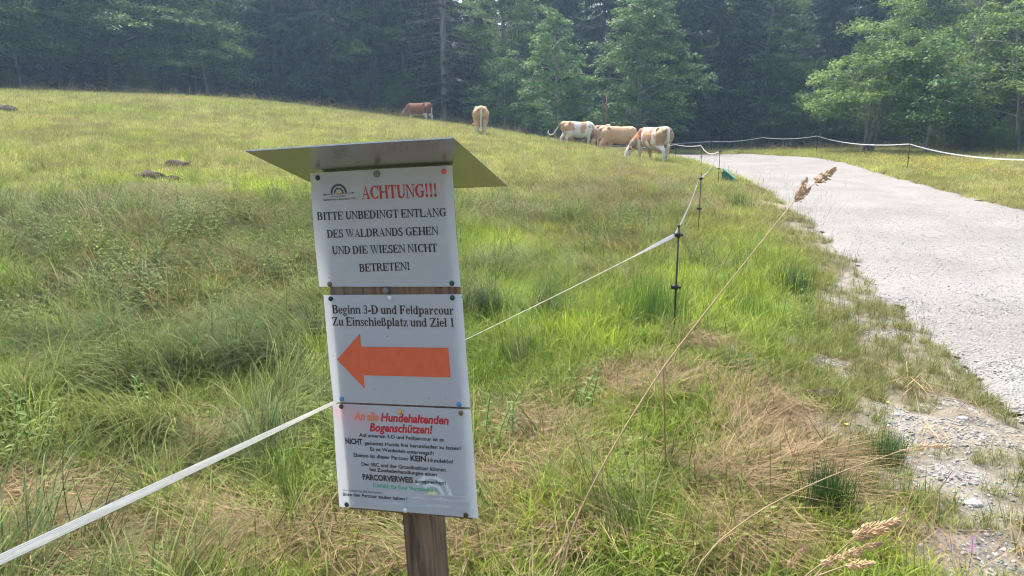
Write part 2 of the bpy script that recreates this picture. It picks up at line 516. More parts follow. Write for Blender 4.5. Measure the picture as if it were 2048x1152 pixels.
# ------------------------------------------------------------------ scattered ground cover (geometry nodes)
def scatter(name, protos, pts, rot, scl, tint, pid, label, cat):
    col = bpy.data.collections.new(name + '_sources')
    for i, me in enumerate(protos):
        col.objects.link(bpy.data.objects.new('%s_source_%03d' % (name, i), me))
    n = len(pts)
    me = mesh(name, pts, [], attrs={'rot': rot, 'scl': scl, 'tint': tint})
    a = me.attributes.new('pid', 'INT', 'POINT'); a.data.foreach_set('value', np.asarray(pid, np.int32))
    o = link(name, me)
    ng = bpy.data.node_groups.new(name + '_nodes', 'GeometryNodeTree')
    ng.interface.new_socket('Geometry', in_out='INPUT', socket_type='NodeSocketGeometry')
    ng.interface.new_socket('Geometry', in_out='OUTPUT', socket_type='NodeSocketGeometry')
    N = ng.nodes; L = ng.links
    i = N.new('NodeGroupInput'); q = N.new('NodeGroupOutput')
    ins = N.new('GeometryNodeInstanceOnPoints'); ci = N.new('GeometryNodeCollectionInfo')
    ci.inputs['Collection'].default_value = col; ci.inputs['Separate Children'].default_value = True; ci.inputs['Reset Children'].default_value = True
    def na(nm, ty):
        k = N.new('GeometryNodeInputNamedAttribute'); k.data_type = ty; k.inputs['Name'].default_value = nm; return k.outputs['Attribute']
    L.new(i.outputs[0], ins.inputs['Points']); L.new(ci.outputs[0], ins.inputs['Instance'])
    ins.inputs['Pick Instance'].default_value = True
    L.new(na('pid', 'INT'), ins.inputs['Instance Index'])
    L.new(na('rot', 'FLOAT_VECTOR'), ins.inputs['Rotation']); L.new(na('scl', 'FLOAT'), ins.inputs['Scale'])
    L.new(ins.outputs[0], q.inputs[0])
    md = o.modifiers.new('scatter', 'NODES'); md.node_group = ng
    return tag(o, label, cat, kind='stuff')


def blades(rng, n, R, L, Lv, w, t0, t0v, bend, bendv, az=None, azv=0.5, segs=3, flat=0.0, z0=0.0):
    """n curved tapering blades; az None = any direction. returns V, F, bv"""
    bx = rng.normal(0, R * .55, n); by = rng.normal(0, R * .55, n)
    a = rng.uniform(0, 2 * math.pi, n) if az is None else rng.normal(az, azv, n)
    ln = np.abs(rng.normal(L, Lv, n)).clip(L * .35)
    th = np.abs(rng.normal(t0, t0v, n)); bd = np.abs(rng.normal(bend, bendv, n))
    bv = rng.uniform(0, 1, n)
    w = w * rng.uniform(.6, 1.4, n)
    z = rng.uniform(0, flat, n) + z0
    px, py, pz = bx.copy(), by.copy(), z.copy()
    V = []
    tw = a + math.pi / 2 + rng.normal(0, .4, n)
    for s in range(segs + 1):
        k = s / segs
        ww = w * (1 - k) ** .6 * (.6 if s == 0 else 1)
        V.append(np.stack([px - np.cos(tw) * ww / 2, py - np.sin(tw) * ww / 2, pz], -1))
        if s < segs: V.append(np.stack([px + np.cos(tw) * ww / 2, py + np.sin(tw) * ww / 2, pz], -1))
        ang = th + bd * (k + .5 / segs) ** 1.3
        d = ln / segs
        px = px + np.sin(ang) * np.cos(a) * d; py = py + np.sin(ang) * np.sin(a) * d
        pz = np.maximum(pz + np.cos(ang) * d, .006 + .3 * z)
    nv = 2 * segs + 1
    V = np.stack(V, 1).reshape(-1, 3)
    base = (np.arange(n) * nv)[:, None]
    F = []
    for s in range(segs - 1):
        F.append(base + np.array([[2 * s, 2 * s + 1, 2 * s + 3]])); F.append(base + np.array([[2 * s, 2 * s + 3, 2 * s + 2]]))
    s = segs - 1
    F.append(base + np.array([[2 * s, 2 * s + 1, 2 * s + 2]]))
    F = np.concatenate(F, 0)
    return V, F, np.repeat(bv, nv)


def bmesh_of(name, parts, mat):
    V = []; F = []; B = []; n = 0
    for v, f, b in parts:
        V.append(v); F.append(f + n); B.append(b); n += len(v)
    return mesh(name, np.concatenate(V), np.concatenate(F), [mat], False, {'bv': np.concatenate(B)})


def rhombs(c, d, side, ln, wd, bend=None):
    """leaf rhombs: centre base c, direction d, side vector"""
    n = len(c)
    a = c; b = c + d * ln[:, None] * .45 + side * wd[:, None] * .5; e = c + d * ln[:, None] * .45 - side * wd[:, None] * .5
    t = c + d * ln[:, None]
    if bend is not None: t = t + np.array([0, 0, -1.0]) * (ln * bend)[:, None]
    V = np.stack([a, b, t, e], 1).reshape(-1, 3)
    k = (np.arange(n) * 4)[:, None]
    F = np.concatenate([k + np.array([[0, 1, 2]]), k + np.array([[0, 2, 3]])])
    return V, F


rg = np.random.default_rng(11)
PR_SHORT = [bmesh_of('meadow_tuft', [blades(rg, 34, .07, .13, .045, .0055, .35, .25, .9, .5)], M_GRASS) for _ in range(6)]
PR_PATCH = [bmesh_of('meadow_patch', [blades(rg, 70, .22, .17, .06, .010, .5, .3, .9, .5), blades(rg, 10, .22, .3, .06, .006, .3, .2, .6, .3)], M_GRASS) for _ in range(5)]
PR_TURF = [bmesh_of('turf_patch', [blades(rg, 60, .22, .15, .05, .022, .95, .3, .5, .3, segs=2), blades(rg, 26, .22, .17, .05, .010, .4, .25, .9, .4)], M_GRASS) for _ in range(6)]
PR_LONG = [bmesh_of('long_tuft', [blades(rg, 46, .09, .5, .13, .0055, .45, .25, 1.35, .4, az=0, azv=.35, segs=6), blades(rg, 8, .1, .36, .1, .005, .5, .3, 1.2, .4, segs=5)], M_GRASS) for _ in range(6)]
PR_ARCH = [bmesh_of('sedge_tuft', [blades(rg, 60, .06, .46, .12, .005, .25, .2, 1.4, .45, segs=6)], M_GRASS) for _ in range(4)]
PR_HAY = [bmesh_of('straw_layer', [blades(rg, 34, .12, .26, .09, .0042, 1.45, .12, .1, .1, az=0, azv=.55, segs=2, flat=.06), blades(rg, 6, .12, .2, .06, .004, 1.1, .3, .5, .2, segs=3, flat=.04)], M_HAY) for _ in range(6)]
PR_MAT = [bmesh_of('lodged_mat', [blades(rg, 46, .2, .34, .1, .007, 1.2, .2, .3, .2, az=0, azv=.5, segs=3, flat=.07)], M_GRASS) for _ in range(4)]


def weed(rng, hgt, lean):
    mb_v = []; mb_f = []; n = 0
    st = int(rng.integers(3, 6)); parts = []
    for s in range(st):
        h = hgt * rng.uniform(.6, 1.1); az = rng.uniform(0, 6.28); bx, by = rng.normal(0, .06, 2)
        k = np.linspace(0, 1, 8)
        lx = lean * h * k ** 2 * math.cos(az) + bx; ly = lean * h * k ** 2 * math.sin(az) + by; lz = h * k
        w = .006
        V = np.concatenate([np.stack([lx - w / 2, ly, lz], -1), np.stack([lx + w / 2, ly, lz], -1)])
        F = np.concatenate([[(i, i + 8, i + 9), (i, i + 9, i + 1)] for i in range(7)])
        parts.append((V, F, np.full(16, .3)))
        for j in range(2, 8):
            for q in range(2):
                a = az + j * 1.57 + q * math.pi + rng.normal(0, .2)
                up = .25 if j < 7 else .8
                d = np.array([[math.cos(a), math.sin(a), up]]); d /= np.linalg.norm(d)
                sd_ = np.array([[-math.sin(a), math.cos(a), 0]])
                ln = np.array([.062 * (1.15 - .5 * k[j]) * rng.uniform(.8, 1.3)])
                Vr, Fr = rhombs(np.array([[lx[j], ly[j], lz[j]]]), d, sd_, ln, ln * .42, np.array([.25]))
                parts.append((Vr, Fr, np.full(4, rng.uniform(.1, .8))))
    return parts


PR_WEED = [bmesh_of('leafy_weed', weed(rg, .42, .35), M_GRASS) for _ in range(5)]


def herb(rng):
    n = 16
    a = rng.uniform(0, 6.28, n); r = rng.uniform(.01, .09, n)
    c = np.stack([r * np.cos(a), r * np.sin(a), rng.uniform(.02, .08, n)], -1)
    a2 = a + rng.normal(0, .5, n)
    d = np.stack([np.cos(a2), np.sin(a2), rng.uniform(.1, .7, n)], -1); d /= np.linalg.norm(d, axis=1)[:, None]
    sd_ = np.stack([-np.sin(a2), np.cos(a2), np.zeros(n)], -1)
    ln = rng.uniform(.02, .042, n)
    V, F = rhombs(c, d, sd_, ln, ln * .75, np.full(n, .2))
    return [(V, F, np.repeat(rng.uniform(0, .85, n), 4))]


PR_HERB = [bmesh_of('low_herb', herb(rg), M_GRASS) for _ in range(5)]


def culm(rng, n, h, head, w=.004, hs=1.0):
    parts = [blades(rng, n, .15, h, h * .2, w, .12, .1, .35, .2, segs=4)]
    V, F, B = parts[0]
    tips = V.reshape(n, -1, 3)[:, -1]
    for t in tips:
        if not head: break
        k = 7
        c = t[None] - np.array([0, 0, 1]) * np.linspace(0, .09, k)[:, None]
        a = rng.uniform(0, 6.28, k)
        d = np.stack([np.cos(a) * .5, np.sin(a) * .5, np.ones(k)], -1); d /= np.linalg.norm(d, axis=1)[:, None]
        s_ = np.stack([-np.sin(a), np.cos(a), np.zeros(k)], -1)
        v, f = rhombs(c, d, s_, np.full(k, .035 * hs), np.full(k, .014 * hs))
        parts.append((v, f, np.full(len(v), .8)))
    return parts


PR_CULM = [bmesh_of('seeding_grass', culm(rg, 7, .5, True), M_HAY) for _ in range(5)]
PR_THIN = [bmesh_of('thin_stalks', culm(rg, 5, .62, True, .003, .55), M_HAY) for _ in range(4)]


def sample(y0, y1, dens, rng, marg=1.6, slope=.74):
    xm = slope * y1 + marg
    n = int((y1 - y0) * 2 * xm * dens)
    x = rng.uniform(-xm, xm, n); y = rng.uniform(y0, y1, n)
    k = np.abs(x) < slope * np.maximum(y, 0) + marg
    return x[k], y[k]


def cols(a, x): return np.asarray(a, float)[None] * np.asarray(x)[:, None]


def lerp3(a, b, k): return np.asarray(a)[None] * (1 - k[:, None]) + np.asarray(b)[None] * k[:, None]


C_YEL = (.365, .365, .13); C_GRN = (.17, .265, .035); C_BRT = (.36, .46, .05); C_OLV = (.085, .105, .036); C_TAN = (.29, .21, .11); C_BRN = (.15, .105, .05)
VER = np.random.default_rng(5)


def meadow_tint(x, y, rng):
    """colour of the short grass"""
    r = np.hypot(x, y)
    hill = sstep(9, 20, r) * (1 - sstep(-1.5, -.2, -road_dist_c(x, y)) * 0)
    n1 = fnoise(x * .35, y * .22, 41); n2 = fnoise(x * 1.3, y * 1.0, 43)
    k = np.clip(hill * .85 + (n1 - .5) * 1.3, 0, 1)
    c = lerp3(C_GRN, C_YEL, k)
    b = np.clip((n2 - .52) * 4, 0, 1) * .55
    c = c * (1 - b[:, None]) + np.array(C_BRT) * b[:, None]
    d = np.clip(zone(x, y, 'dark', DARKP) * 1.25 * (.55 + .9 * fnoise(x * 1.1, y * 1.1, 59)), 0, 1) * .95
    c = c * (1 - d[:, None]) + np.array(C_OLV) * d[:, None]
    b2 = np.clip(zone(x, y, 'bright', BRIGHTP) * 1.2, 0, 1) * np.clip((fnoise(x * 1.6, y * 1.6, 53) - .3) * 3, 0, 1) * .85
    c = c * (1 - b2[:, None]) + np.array(C_BRT) * b2[:, None]
    h = np.clip(zone(x, y, 'hay', HAYP), 0, 1) * .55
    c = c * (1 - h[:, None]) + np.array(C_TAN) * .75 * h[:, None]
    s = np.clip((fnoise(x * .8 + 9, y * .5, 47) - .58) * 6, 0, 1) * .5 * sstep(8, 18, r)
    c = c * (1 - s[:, None]) + np.array((.235, .19, .095)) * s[:, None]
    c = c * (.68 + .64 * fnoise(x * 2.1, y * 1.4, 57, 3))[:, None]
    return c * rng.uniform(.65, 1.3, len(x))[:, None]


def road_dist_c(x, y): return road_dist(x, y)


def put(name, protos, x, y, tint, smin, smax, label, cat, rng, az=None, azv=.4, tilt=.12, rd=None, zoff=0.0, sk=None):
    rd = road_dist(x, y) if rd is None else rd
    z = H(x, y, rd) + zoff
    n = len(x)
    rz = rng.uniform(0, 2 * math.pi, n) if az is None else az + rng.normal(0, azv, n)
    rot = np.stack([rng.normal(0, tilt, n), rng.normal(0, tilt, n), rz], -1)
    s = rng.uniform(smin, smax, n) * (1 if sk is None else sk)
    return dict(name=name, protos=protos, pts=np.stack([x, y, z], -1), rot=rot, scl=s, tint=tint, pid=rng.integers(0, len(protos), n), label=label, cat=cat)


def emit(ds):
    """join several sets of instances into one ground-cover object"""
    pr = []; off = []
    for d in ds: off.append(len(pr)); pr += d['protos']
    cat = lambda k: np.concatenate([d[k] for d in ds])
    pid = np.concatenate([d['pid'] + o for d, o in zip(ds, off)])
    return scatter(ds[0]['name'], pr, cat('pts'), cat('rot'), cat('scl'), cat('tint'), pid, ds[0]['label'], ds[0]['cat'])


r_ = VER
sets = []
# short meadow grass in four bands
for (y0, y1, dn, pr, s0, s1) in ((1.0, 6, 210, PR_SHORT, .7, 1.35), (6, 14, 115, PR_SHORT, .9, 1.7), (14, 30, 40, PR_TURF, .6, 1.05), (14, 30, 12, PR_PATCH, .6, 1.0), (30, 60, 14, PR_TURF, .9, 1.45), (30, 60, 5, PR_PATCH, .8, 1.3)):
    x, y = sample(y0, y1, dn, r_)
    rd = road_dist(x, y)
    hay = zone(x, y, 'hay', HAYP)
    vw = 1.1 + 1.1 * (1 - sstep(3, 9, y))
    verge = (1 - sstep(.1, 1, rd / vw)) * (1 - sstep(14, 26, np.hypot(x, y)))
    vn = fnoise(x * 2.2, y * 2.2, 61)
    keep = (rd > -.25 * (vn > .6)) & (r_.uniform(0, 1, len(x)) > np.maximum(hay * .75, zone(x, y, 'grav', GRAVP) * 1.15)) & (vn > verge * .47) & (r_.uniform(0, 1, len(x)) > .35 * zone(x, y, 'dark', DARKP))
    x, y, rd, verge = x[keep], y[keep], rd[keep], verge[keep]
    t = meadow_tint(x, y, r_)
    k = (verge * .7)[:, None]
    t = t * (1 - k) + (np.array((.19, .185, .08)) * (.6 + .8 * fnoise(x * 2.5, y * 2.5, 63))[:, None]) * k
    sk = 1 - .45 * verge
    # ridge cut: grass gets shorter on the hill
    sets.append(put('meadow_grass', pr, x, y, t, s0, s1, 'short yellow green grass covering the meadow and the hill', 'grass', r_, rd=rd, sk=sk))
emit(sets)
print('meadow', sum(len(d['pts']) for d in sets))

# long lodged grass, combed in swirls
sets = []
for (y0, y1, dn) in ((1.4, 6, 70), (6, 12, 34)):
    x, y = sample(y0, y1, dn, r_)
    rd = road_dist(x, y)
    w = np.clip(zone(x, y, 'long', LONGP) * 1.2 + (fnoise(x * .9, y * .9, 71) - .62) * 1.2 * (x < .2) * (y < 7), 0, 1) * np.clip((fnoise(x * 2.2, y * 2.2, 72) - .3) * 4, 0, 1) + .02
    keep = (rd > 2.2) & (r_.uniform(0, 1, len(x)) < w)
    x, y, rd = x[keep], y[keep], rd[keep]
    az = fnoise(x * .8, y * .8, 73, 3) * 12.0
    k = fnoise(x * .7, y * .7, 75)
    t = lerp3((.115, .17, .065), (.23, .27, .07), np.clip((k - .35) * 3, 0, 1)) * r_.uniform(.55, 1.4, len(x))[:, None]
    sets.append(put('long_grass', PR_LONG, x, y, t, .75, 1.25, 'long lodged sedge grass lying in swirls', 'grass', r_, az=az, azv=.5, rd=rd))
for (y0, y1, dn) in ((3, 10, 3.2), (10, 20, 1.2)):
    x, y = sample(y0, y1, dn, r_)
    rd = road_dist(x, y); keep = rd > np.where(y < 7, 2.0, .8)
    x, y, rd = x[keep], y[keep], rd[keep]
    t = lerp3((.12, .2, .04), (.25, .34, .06), r_.uniform(0, 1, len(x)))
    sets.append(put('long_grass', PR_ARCH, x, y, t, .6, 1.15, '', '', r_, rd=rd))
# trampled mats in the dark tall-weed belt
for (y0, y1, dn) in ((6, 20, 30),):
    x, y = sample(y0, y1, dn, r_)
    rd = road_dist(x, y)
    w = np.clip(zone(x, y, 'dark', DARKP) * .9 + zone(x, y, 'hay', HAYP) * .8, 0, 1)
    keep = (rd > .8) & (r_.uniform(0, 1, len(x)) < w)
    x, y, rd = x[keep], y[keep], rd[keep]
    az = fnoise(x * .5, y * .5, 83, 2) * 9
    t = lerp3((.085, .125, .04), (.24, .21, .09), r_.uniform(0, 1, len(x)) ** 1.2) * r_.uniform(.8, 1.3, len(x))[:, None]
    sets.append(put('long_grass', PR_MAT, x, y, t, .8, 1.4, '', '', r_, az=az, azv=.4, rd=rd))
emit(sets)

# dry straw
sets = []
for (y0, y1, dn) in ((1.2, 6, 330), (6, 14, 75), (14, 32, 20)):
    x, y = sample(y0, y1, dn, r_)
    rd = road_dist(x, y)
    w = np.clip(zone(x, y, 'hay', HAYP) * 1.25, 0, 1) * np.clip((fnoise(x * 3, y * 3, 91) - .25) * 3, 0, 1)
    keep = (rd > .1) & (r_.uniform(0, 1, len(x)) < w + .02)
    x, y, rd = x[keep], y[keep], rd[keep]
    az = fnoise(x * .8, y * .8, 93, 2) * 9
    t = lerp3(C_BRN, C_TAN, r_.uniform(0, 1, len(x))) * r_.uniform(.7, 1.25, len(x))[:, None]
    sets.append(put('dry_straw', PR_HAY, x, y, t, .8, 1.3 if y0 < 10 else 1.8, 'brown dry mown straw lying in patches', 'straw', r_, az=az, azv=.5, rd=rd, zoff=.015))
emit(sets)

# leafy weeds and low herbs
sets = []
for (y0, y1, dn) in ((3.2, 7, 8), (7, 18, 10)):
    x, y = sample(y0, y1, dn, r_)
    rd = road_dist(x, y)
    w = np.clip(zone(x, y, 'dark', DARKP) * .9 + (fnoise(x * .8, y * .8, 101) - .55) * .9, 0, 1)
    keep = (rd > 1.0) & (r_.uniform(0, 1, len(x)) < w) & ((x < -.4) | (y > 5.5))
    x, y, rd = x[keep], y[keep], rd[keep]
    t = lerp3((.075, .135, .04), (.19, .26, .07), r_.uniform(0, 1, len(x)))
    sets.append(put('leafy_weeds', PR_WEED, x, y, t, .7, 1.2, 'upright leafy weeds and low clover among the grass', 'weeds', r_, rd=rd))
x, y = sample(1.2, 9, 38, r_)
rd = road_dist(x, y); keep = (rd > 1.9) & (fnoise(x * 1.7, y * 1.7, 103) > .45)
x, y, rd = x[keep], y[keep], rd[keep]
t = lerp3((.12, .2, .05), (.23, .31, .08), r_.uniform(0, 1, len(x)))
sets.append(put('leafy_weeds', PR_HERB, x, y, t, .7, 1.3, '', '', r_, rd=rd))
emit(sets)

# tan seeding stalks: ridge, verge, roadside
sets = []
x, y = sample(14, 58, 1.6, r_)
rd = road_dist(x, y)
ridge = sstep(36, 46, y)
keep = (rd > .6) & (r_.uniform(0, 1, len(x)) < .25 + .75 * ridge)
x, y, rd = x[keep], y[keep], rd[keep]
sets.append(put('seeding_stalks', PR_CULM, x, y, lerp3(C_TAN, (.2, .19, .08), r_.uniform(0, 1, len(x))), .6, 1.15, 'thin tan seeding grass stalks along the ridge and roadside', 'grass', r_, rd=rd))
x, y = sample(5.5, 22, 4.5, r_)
rd = road_dist(x, y)
keep = (rd > -.15) & (rd < .8) & (x < 8) & (r_.uniform(0, 1, len(x)) < np.where(rd < .4, .8, .3)) & (fnoise(x * 1.2, y * .6, 113) > .5)
x, y, rd = x[keep], y[keep], rd[keep]
sets.append(put('seeding_stalks', PR_THIN, x, y, lerp3((.16, .16, .07), (.22, .18, .1), r_.uniform(0, 1, len(x))), .6, 1.1, '', '', r_, rd=rd))
emit(sets)

# pebbles
def pebble(rng):
    mb = MB(); mb.ball((0, 0, .1), 1, 7, 5, (1, rng.uniform(.6, .95), rng.uniform(.35, .55)))
    V = np.array(mb.V) * (1 + rng.normal(0, .12, (len(mb.V), 1)))
    me = mesh('pebble', V, mb.F, [M_PEB], False); return me


m, nt, N, L, P, O = newmat('limestone_pebble')
at = N.new('ShaderNodeAttribute'); at.attribute_type = 'INSTANCER'; at.attribute_name = 'tint'
L.new(at.outputs['Vector'], P.inputs['Base Color']); P.inputs['Roughness'].default_value = .85; P.inputs['Specular IOR Level'].default_value = .2
M_PEB = m
PEBS = [pebble(rg) for _ in range(6)]
n = 110000
y = 2.2 + r_.uniform(0, 1, n) ** 1.4 * 14; x = r_.uniform(1.6, 12, n)
nv_ = 75000
y = np.r_[y, r_.uniform(2.3, 8, nv_)]; x = np.r_[x, r_.uniform(.6, 5, nv_)]; n = len(x); extra = np.arange(n) >= n - nv_
rd = road_dist(x, y)
gp = np.zeros(n)
gp = zone(x, y, 'grav', GRAVP)
keep = ((rd < .05 + .3 * fnoise(x * 3, y * 3, 121)) & (r_.uniform(0, 1, n) < .62) & ~extra) | (r_.uniform(0, 1, n) < gp * .75) | ((rd < 1.1 + .9 * (y < 6)) & (fnoise(x * 2.2, y * 2.2, 61) < .44) & (r_.uniform(0, 1, n) < .8))
keep &= np.abs(x) < .74 * y + 1.6
x, y, rd, extra = x[keep], y[keep], rd[keep], extra[keep]
nn = len(x)
from mathutils.bvhtree import BVHTree
_rv = np.concatenate([RP, RZ[..., None]], -1).reshape(-1, 3)
_bv = BVHTree.FromPolygons(_rv.tolist(), RF.tolist())
zz = H(x, y, rd)
for i in np.nonzero(rd < .4)[0]:
    h_ = _bv.ray_cast((x[i], y[i], 5.0), (0, 0, -1))
    if h_[0] is not None: zz[i] = max(zz[i], h_[0].z)
g = r_.uniform(.2, .34, nn) + .14 * (r_.uniform(0, 1, nn) > .93)
tint = np.stack([g, g * .985, g * .955], -1)
scl = np.where(rd < .1, .003 + .010 * r_.uniform(0, 1, nn) ** 3, .004 + .011 * r_.uniform(0, 1, nn) ** 3)
scatter('pebbles', PEBS, np.stack([x, y, zz], -1), r_.uniform(0, 6.28, (nn, 3)) * np.array([.1, .1, 1]), scl, tint, r_.integers(0, 6, nn), 'loose pale limestone pebbles on the road and its verge', 'gravel')

# yellow flowers of the far verge
def flower(rng):
    mb = MB()
    for s in range(7):
        a = rng.uniform(0, 6.28); r = rng.uniform(0, .25); h = rng.uniform(.12, .3)
        bx, by = r * math.cos(a), r * math.sin(a)
        k = 6
        V = [(bx, by, h)] + [(bx + .026 * math.cos(6.283 * i / k), by + .026 * math.sin(6.283 * i / k), h + .012) for i in range(k)]
        mb.add(V, [(0, 1 + i, 1 + (i + 1) % k) for i in range(k)])
    return mesh('buttercups', mb.V, mb.F, [M_PEB], False)


FL = [flower(rg) for _ in range(4)]
x = r_.uniform(8, 24, 1500); y = r_.uniform(14, 46, 1500); rd = road_dist(x, y)
keep = (rd > .5) & (rd < 4.5) & (fnoise(x * .6, y * .4, 131) > .53)
x, y, rd = x[keep], y[keep], rd[keep]
nn = len(x)
scatter('yellow_flowers', FL, np.stack([x, y, H(x, y, rd)], -1), np.stack([np.zeros(nn), np.zeros(nn), r_.uniform(0, 6, nn)], -1), r_.uniform(.7, 1.2, nn),
        np.tile([.75, .55, .03], (nn, 1)), r_.integers(0, 4, nn), 'tiny yellow flowers sprinkled over the far road verge', 'flowers')
# ------------------------------------------------------------------ trees
def leaves(rng, C, nrm_jit, size, k, rad, thick, out=None, droop=.25):
    """k leaves round every clump centre C; sprays lie flat and hang at their rim"""
    n = len(C) * k
    c = np.repeat(C, k, 0)
    r = np.sqrt(rng.uniform(0, 1, n)) * np.repeat(rad, k); a = rng.uniform(0, 6.283, n)
    off = np.stack([r * np.cos(a), r * np.sin(a), rng.normal(0, 1, n) * thick - droop * r * r / np.maximum(np.repeat(rad, k), .1)], -1)
    p = c + off
    a2 = a + rng.normal(0, .7, n)
    d = np.stack([np.cos(a2), np.sin(a2), rng.normal(-.35, .35, n)], -1); d /= np.linalg.norm(d, axis=1)[:, None]
    s = np.cross(d, np.array([0, 0, 1.0])); s /= np.linalg.norm(s, axis=1)[:, None] + 1e-6
    up = np.cross(s, d)
    ro = rng.normal(0, nrm_jit, n)[:, None]
    s = s * np.cos(ro) + up * np.sin(ro)
    ln = size * rng.uniform(.65, 1.35, n)
    V, F = rhombs(p - d * ln[:, None] * .5, d, s, ln, ln * .72, np.full(n, .1))
    cl = np.repeat(rng.uniform(0, 1, len(C)), k)
    bv = np.clip(cl * .72 + rng.uniform(0, 1, n) * .28, 0, 1)
    return V, F, np.repeat(bv, 4)


class Tree: pass


def deciduous(seed, Ht, R, base, leaf, mat, bark, prof=.75, nl=38, k=38, lean=0.0, stems=1, spread=.55, clump=.62, trunk_r=None):
    rng = np.random.default_rng(seed)
    mb = MB(); CC = []; RR_ = []
    for st in range(stems):
        az0 = rng.uniform(0, 6.28); h = Ht * (1 if st == 0 else rng.uniform(.6, .9))
        zz = np.linspace(0, h * .96, 9)
        wob = np.cumsum(rng.normal(0, .012 * h, (9, 2)), 0); wob[0] = 0
        ln_ = (lean + (.22 if stems > 1 else 0)) * zz[:, None] * np.array([[math.cos(az0), math.sin(az0)]]) * (1 - .35 * zz[:, None] / h)
        off = rng.normal(0, .25, 2) if st else np.zeros(2)
        path = np.concatenate([wob + ln_ + off, zz[:, None] - .35 * (np.arange(9) == 0)[:, None]], 1)
        r0 = trunk_r or Ht * .013
        rad = r0 * (1 - zz / (h * 1.02)) ** .8 + .015
        rad[0] *= 1.35
        mb.tube(path, list(rad), 7)
        n_ = max(8, nl // stems)
        for i in range(n_):
            t = (i + rng.uniform(0, 1)) / n_
            hz = h * (base + (.97 - base) * t)
            az = i * 2.4 + rng.normal(0, .35)
            pr = ((1 - t) ** prof) * (.45 + 1.15 * min(1, t * 3.2 + .35)) * .72 + .08
            ln = R * pr * rng.uniform(.75, 1.2)
            p0 = np.array([np.interp(hz, path[:, 2], path[:, j]) for j in range(3)])
            rise = spread * rng.uniform(.5, 1.3)
            s = np.linspace(0, 1, 5)
            wz = rng.normal(0, .05 * ln, 5)
            limb = p0 + np.stack([ln * s * math.cos(az) + wz * math.sin(az), ln * s * math.sin(az) - wz * math.cos(az), ln * (rise * s - .38 * s * s * rise - .16 * s ** 3)], -1)
            rb = .35 * np.interp(hz, zz, rad)
            mb.tube(limb, list(rb * (1 - s) + .008), 4, cap=False)
            m_ = max(2, int(round(ln / .55)))
            for q in range(m_):
                u = .35 + .65 * (q + rng.uniform(0, 1)) / m_
                c = np.array([np.interp(u, s, limb[:, j]) for j in range(3)])
                sw = rng.normal(0, .26 * ln * u)
                c = c + np.array([-math.sin(az) * sw, math.cos(az) * sw, rng.normal(0, .18)])
                CC.append(c); RR_.append(clump * rng.uniform(.6, 1.25))
        CC.append(path[-1]); RR_.append(clump * .8)
    t = Tree()
    V, F, B = leaves(rng, np.array(CC), .45, leaf, k, np.array(RR_), .12)
    t.trunk = mb.me('trunk', [bark]); t.crown = mesh('crown', V, F, [mat], False, {'bv': B})
    t.raw = (mb, V, F, B, bark, mat)
    return t


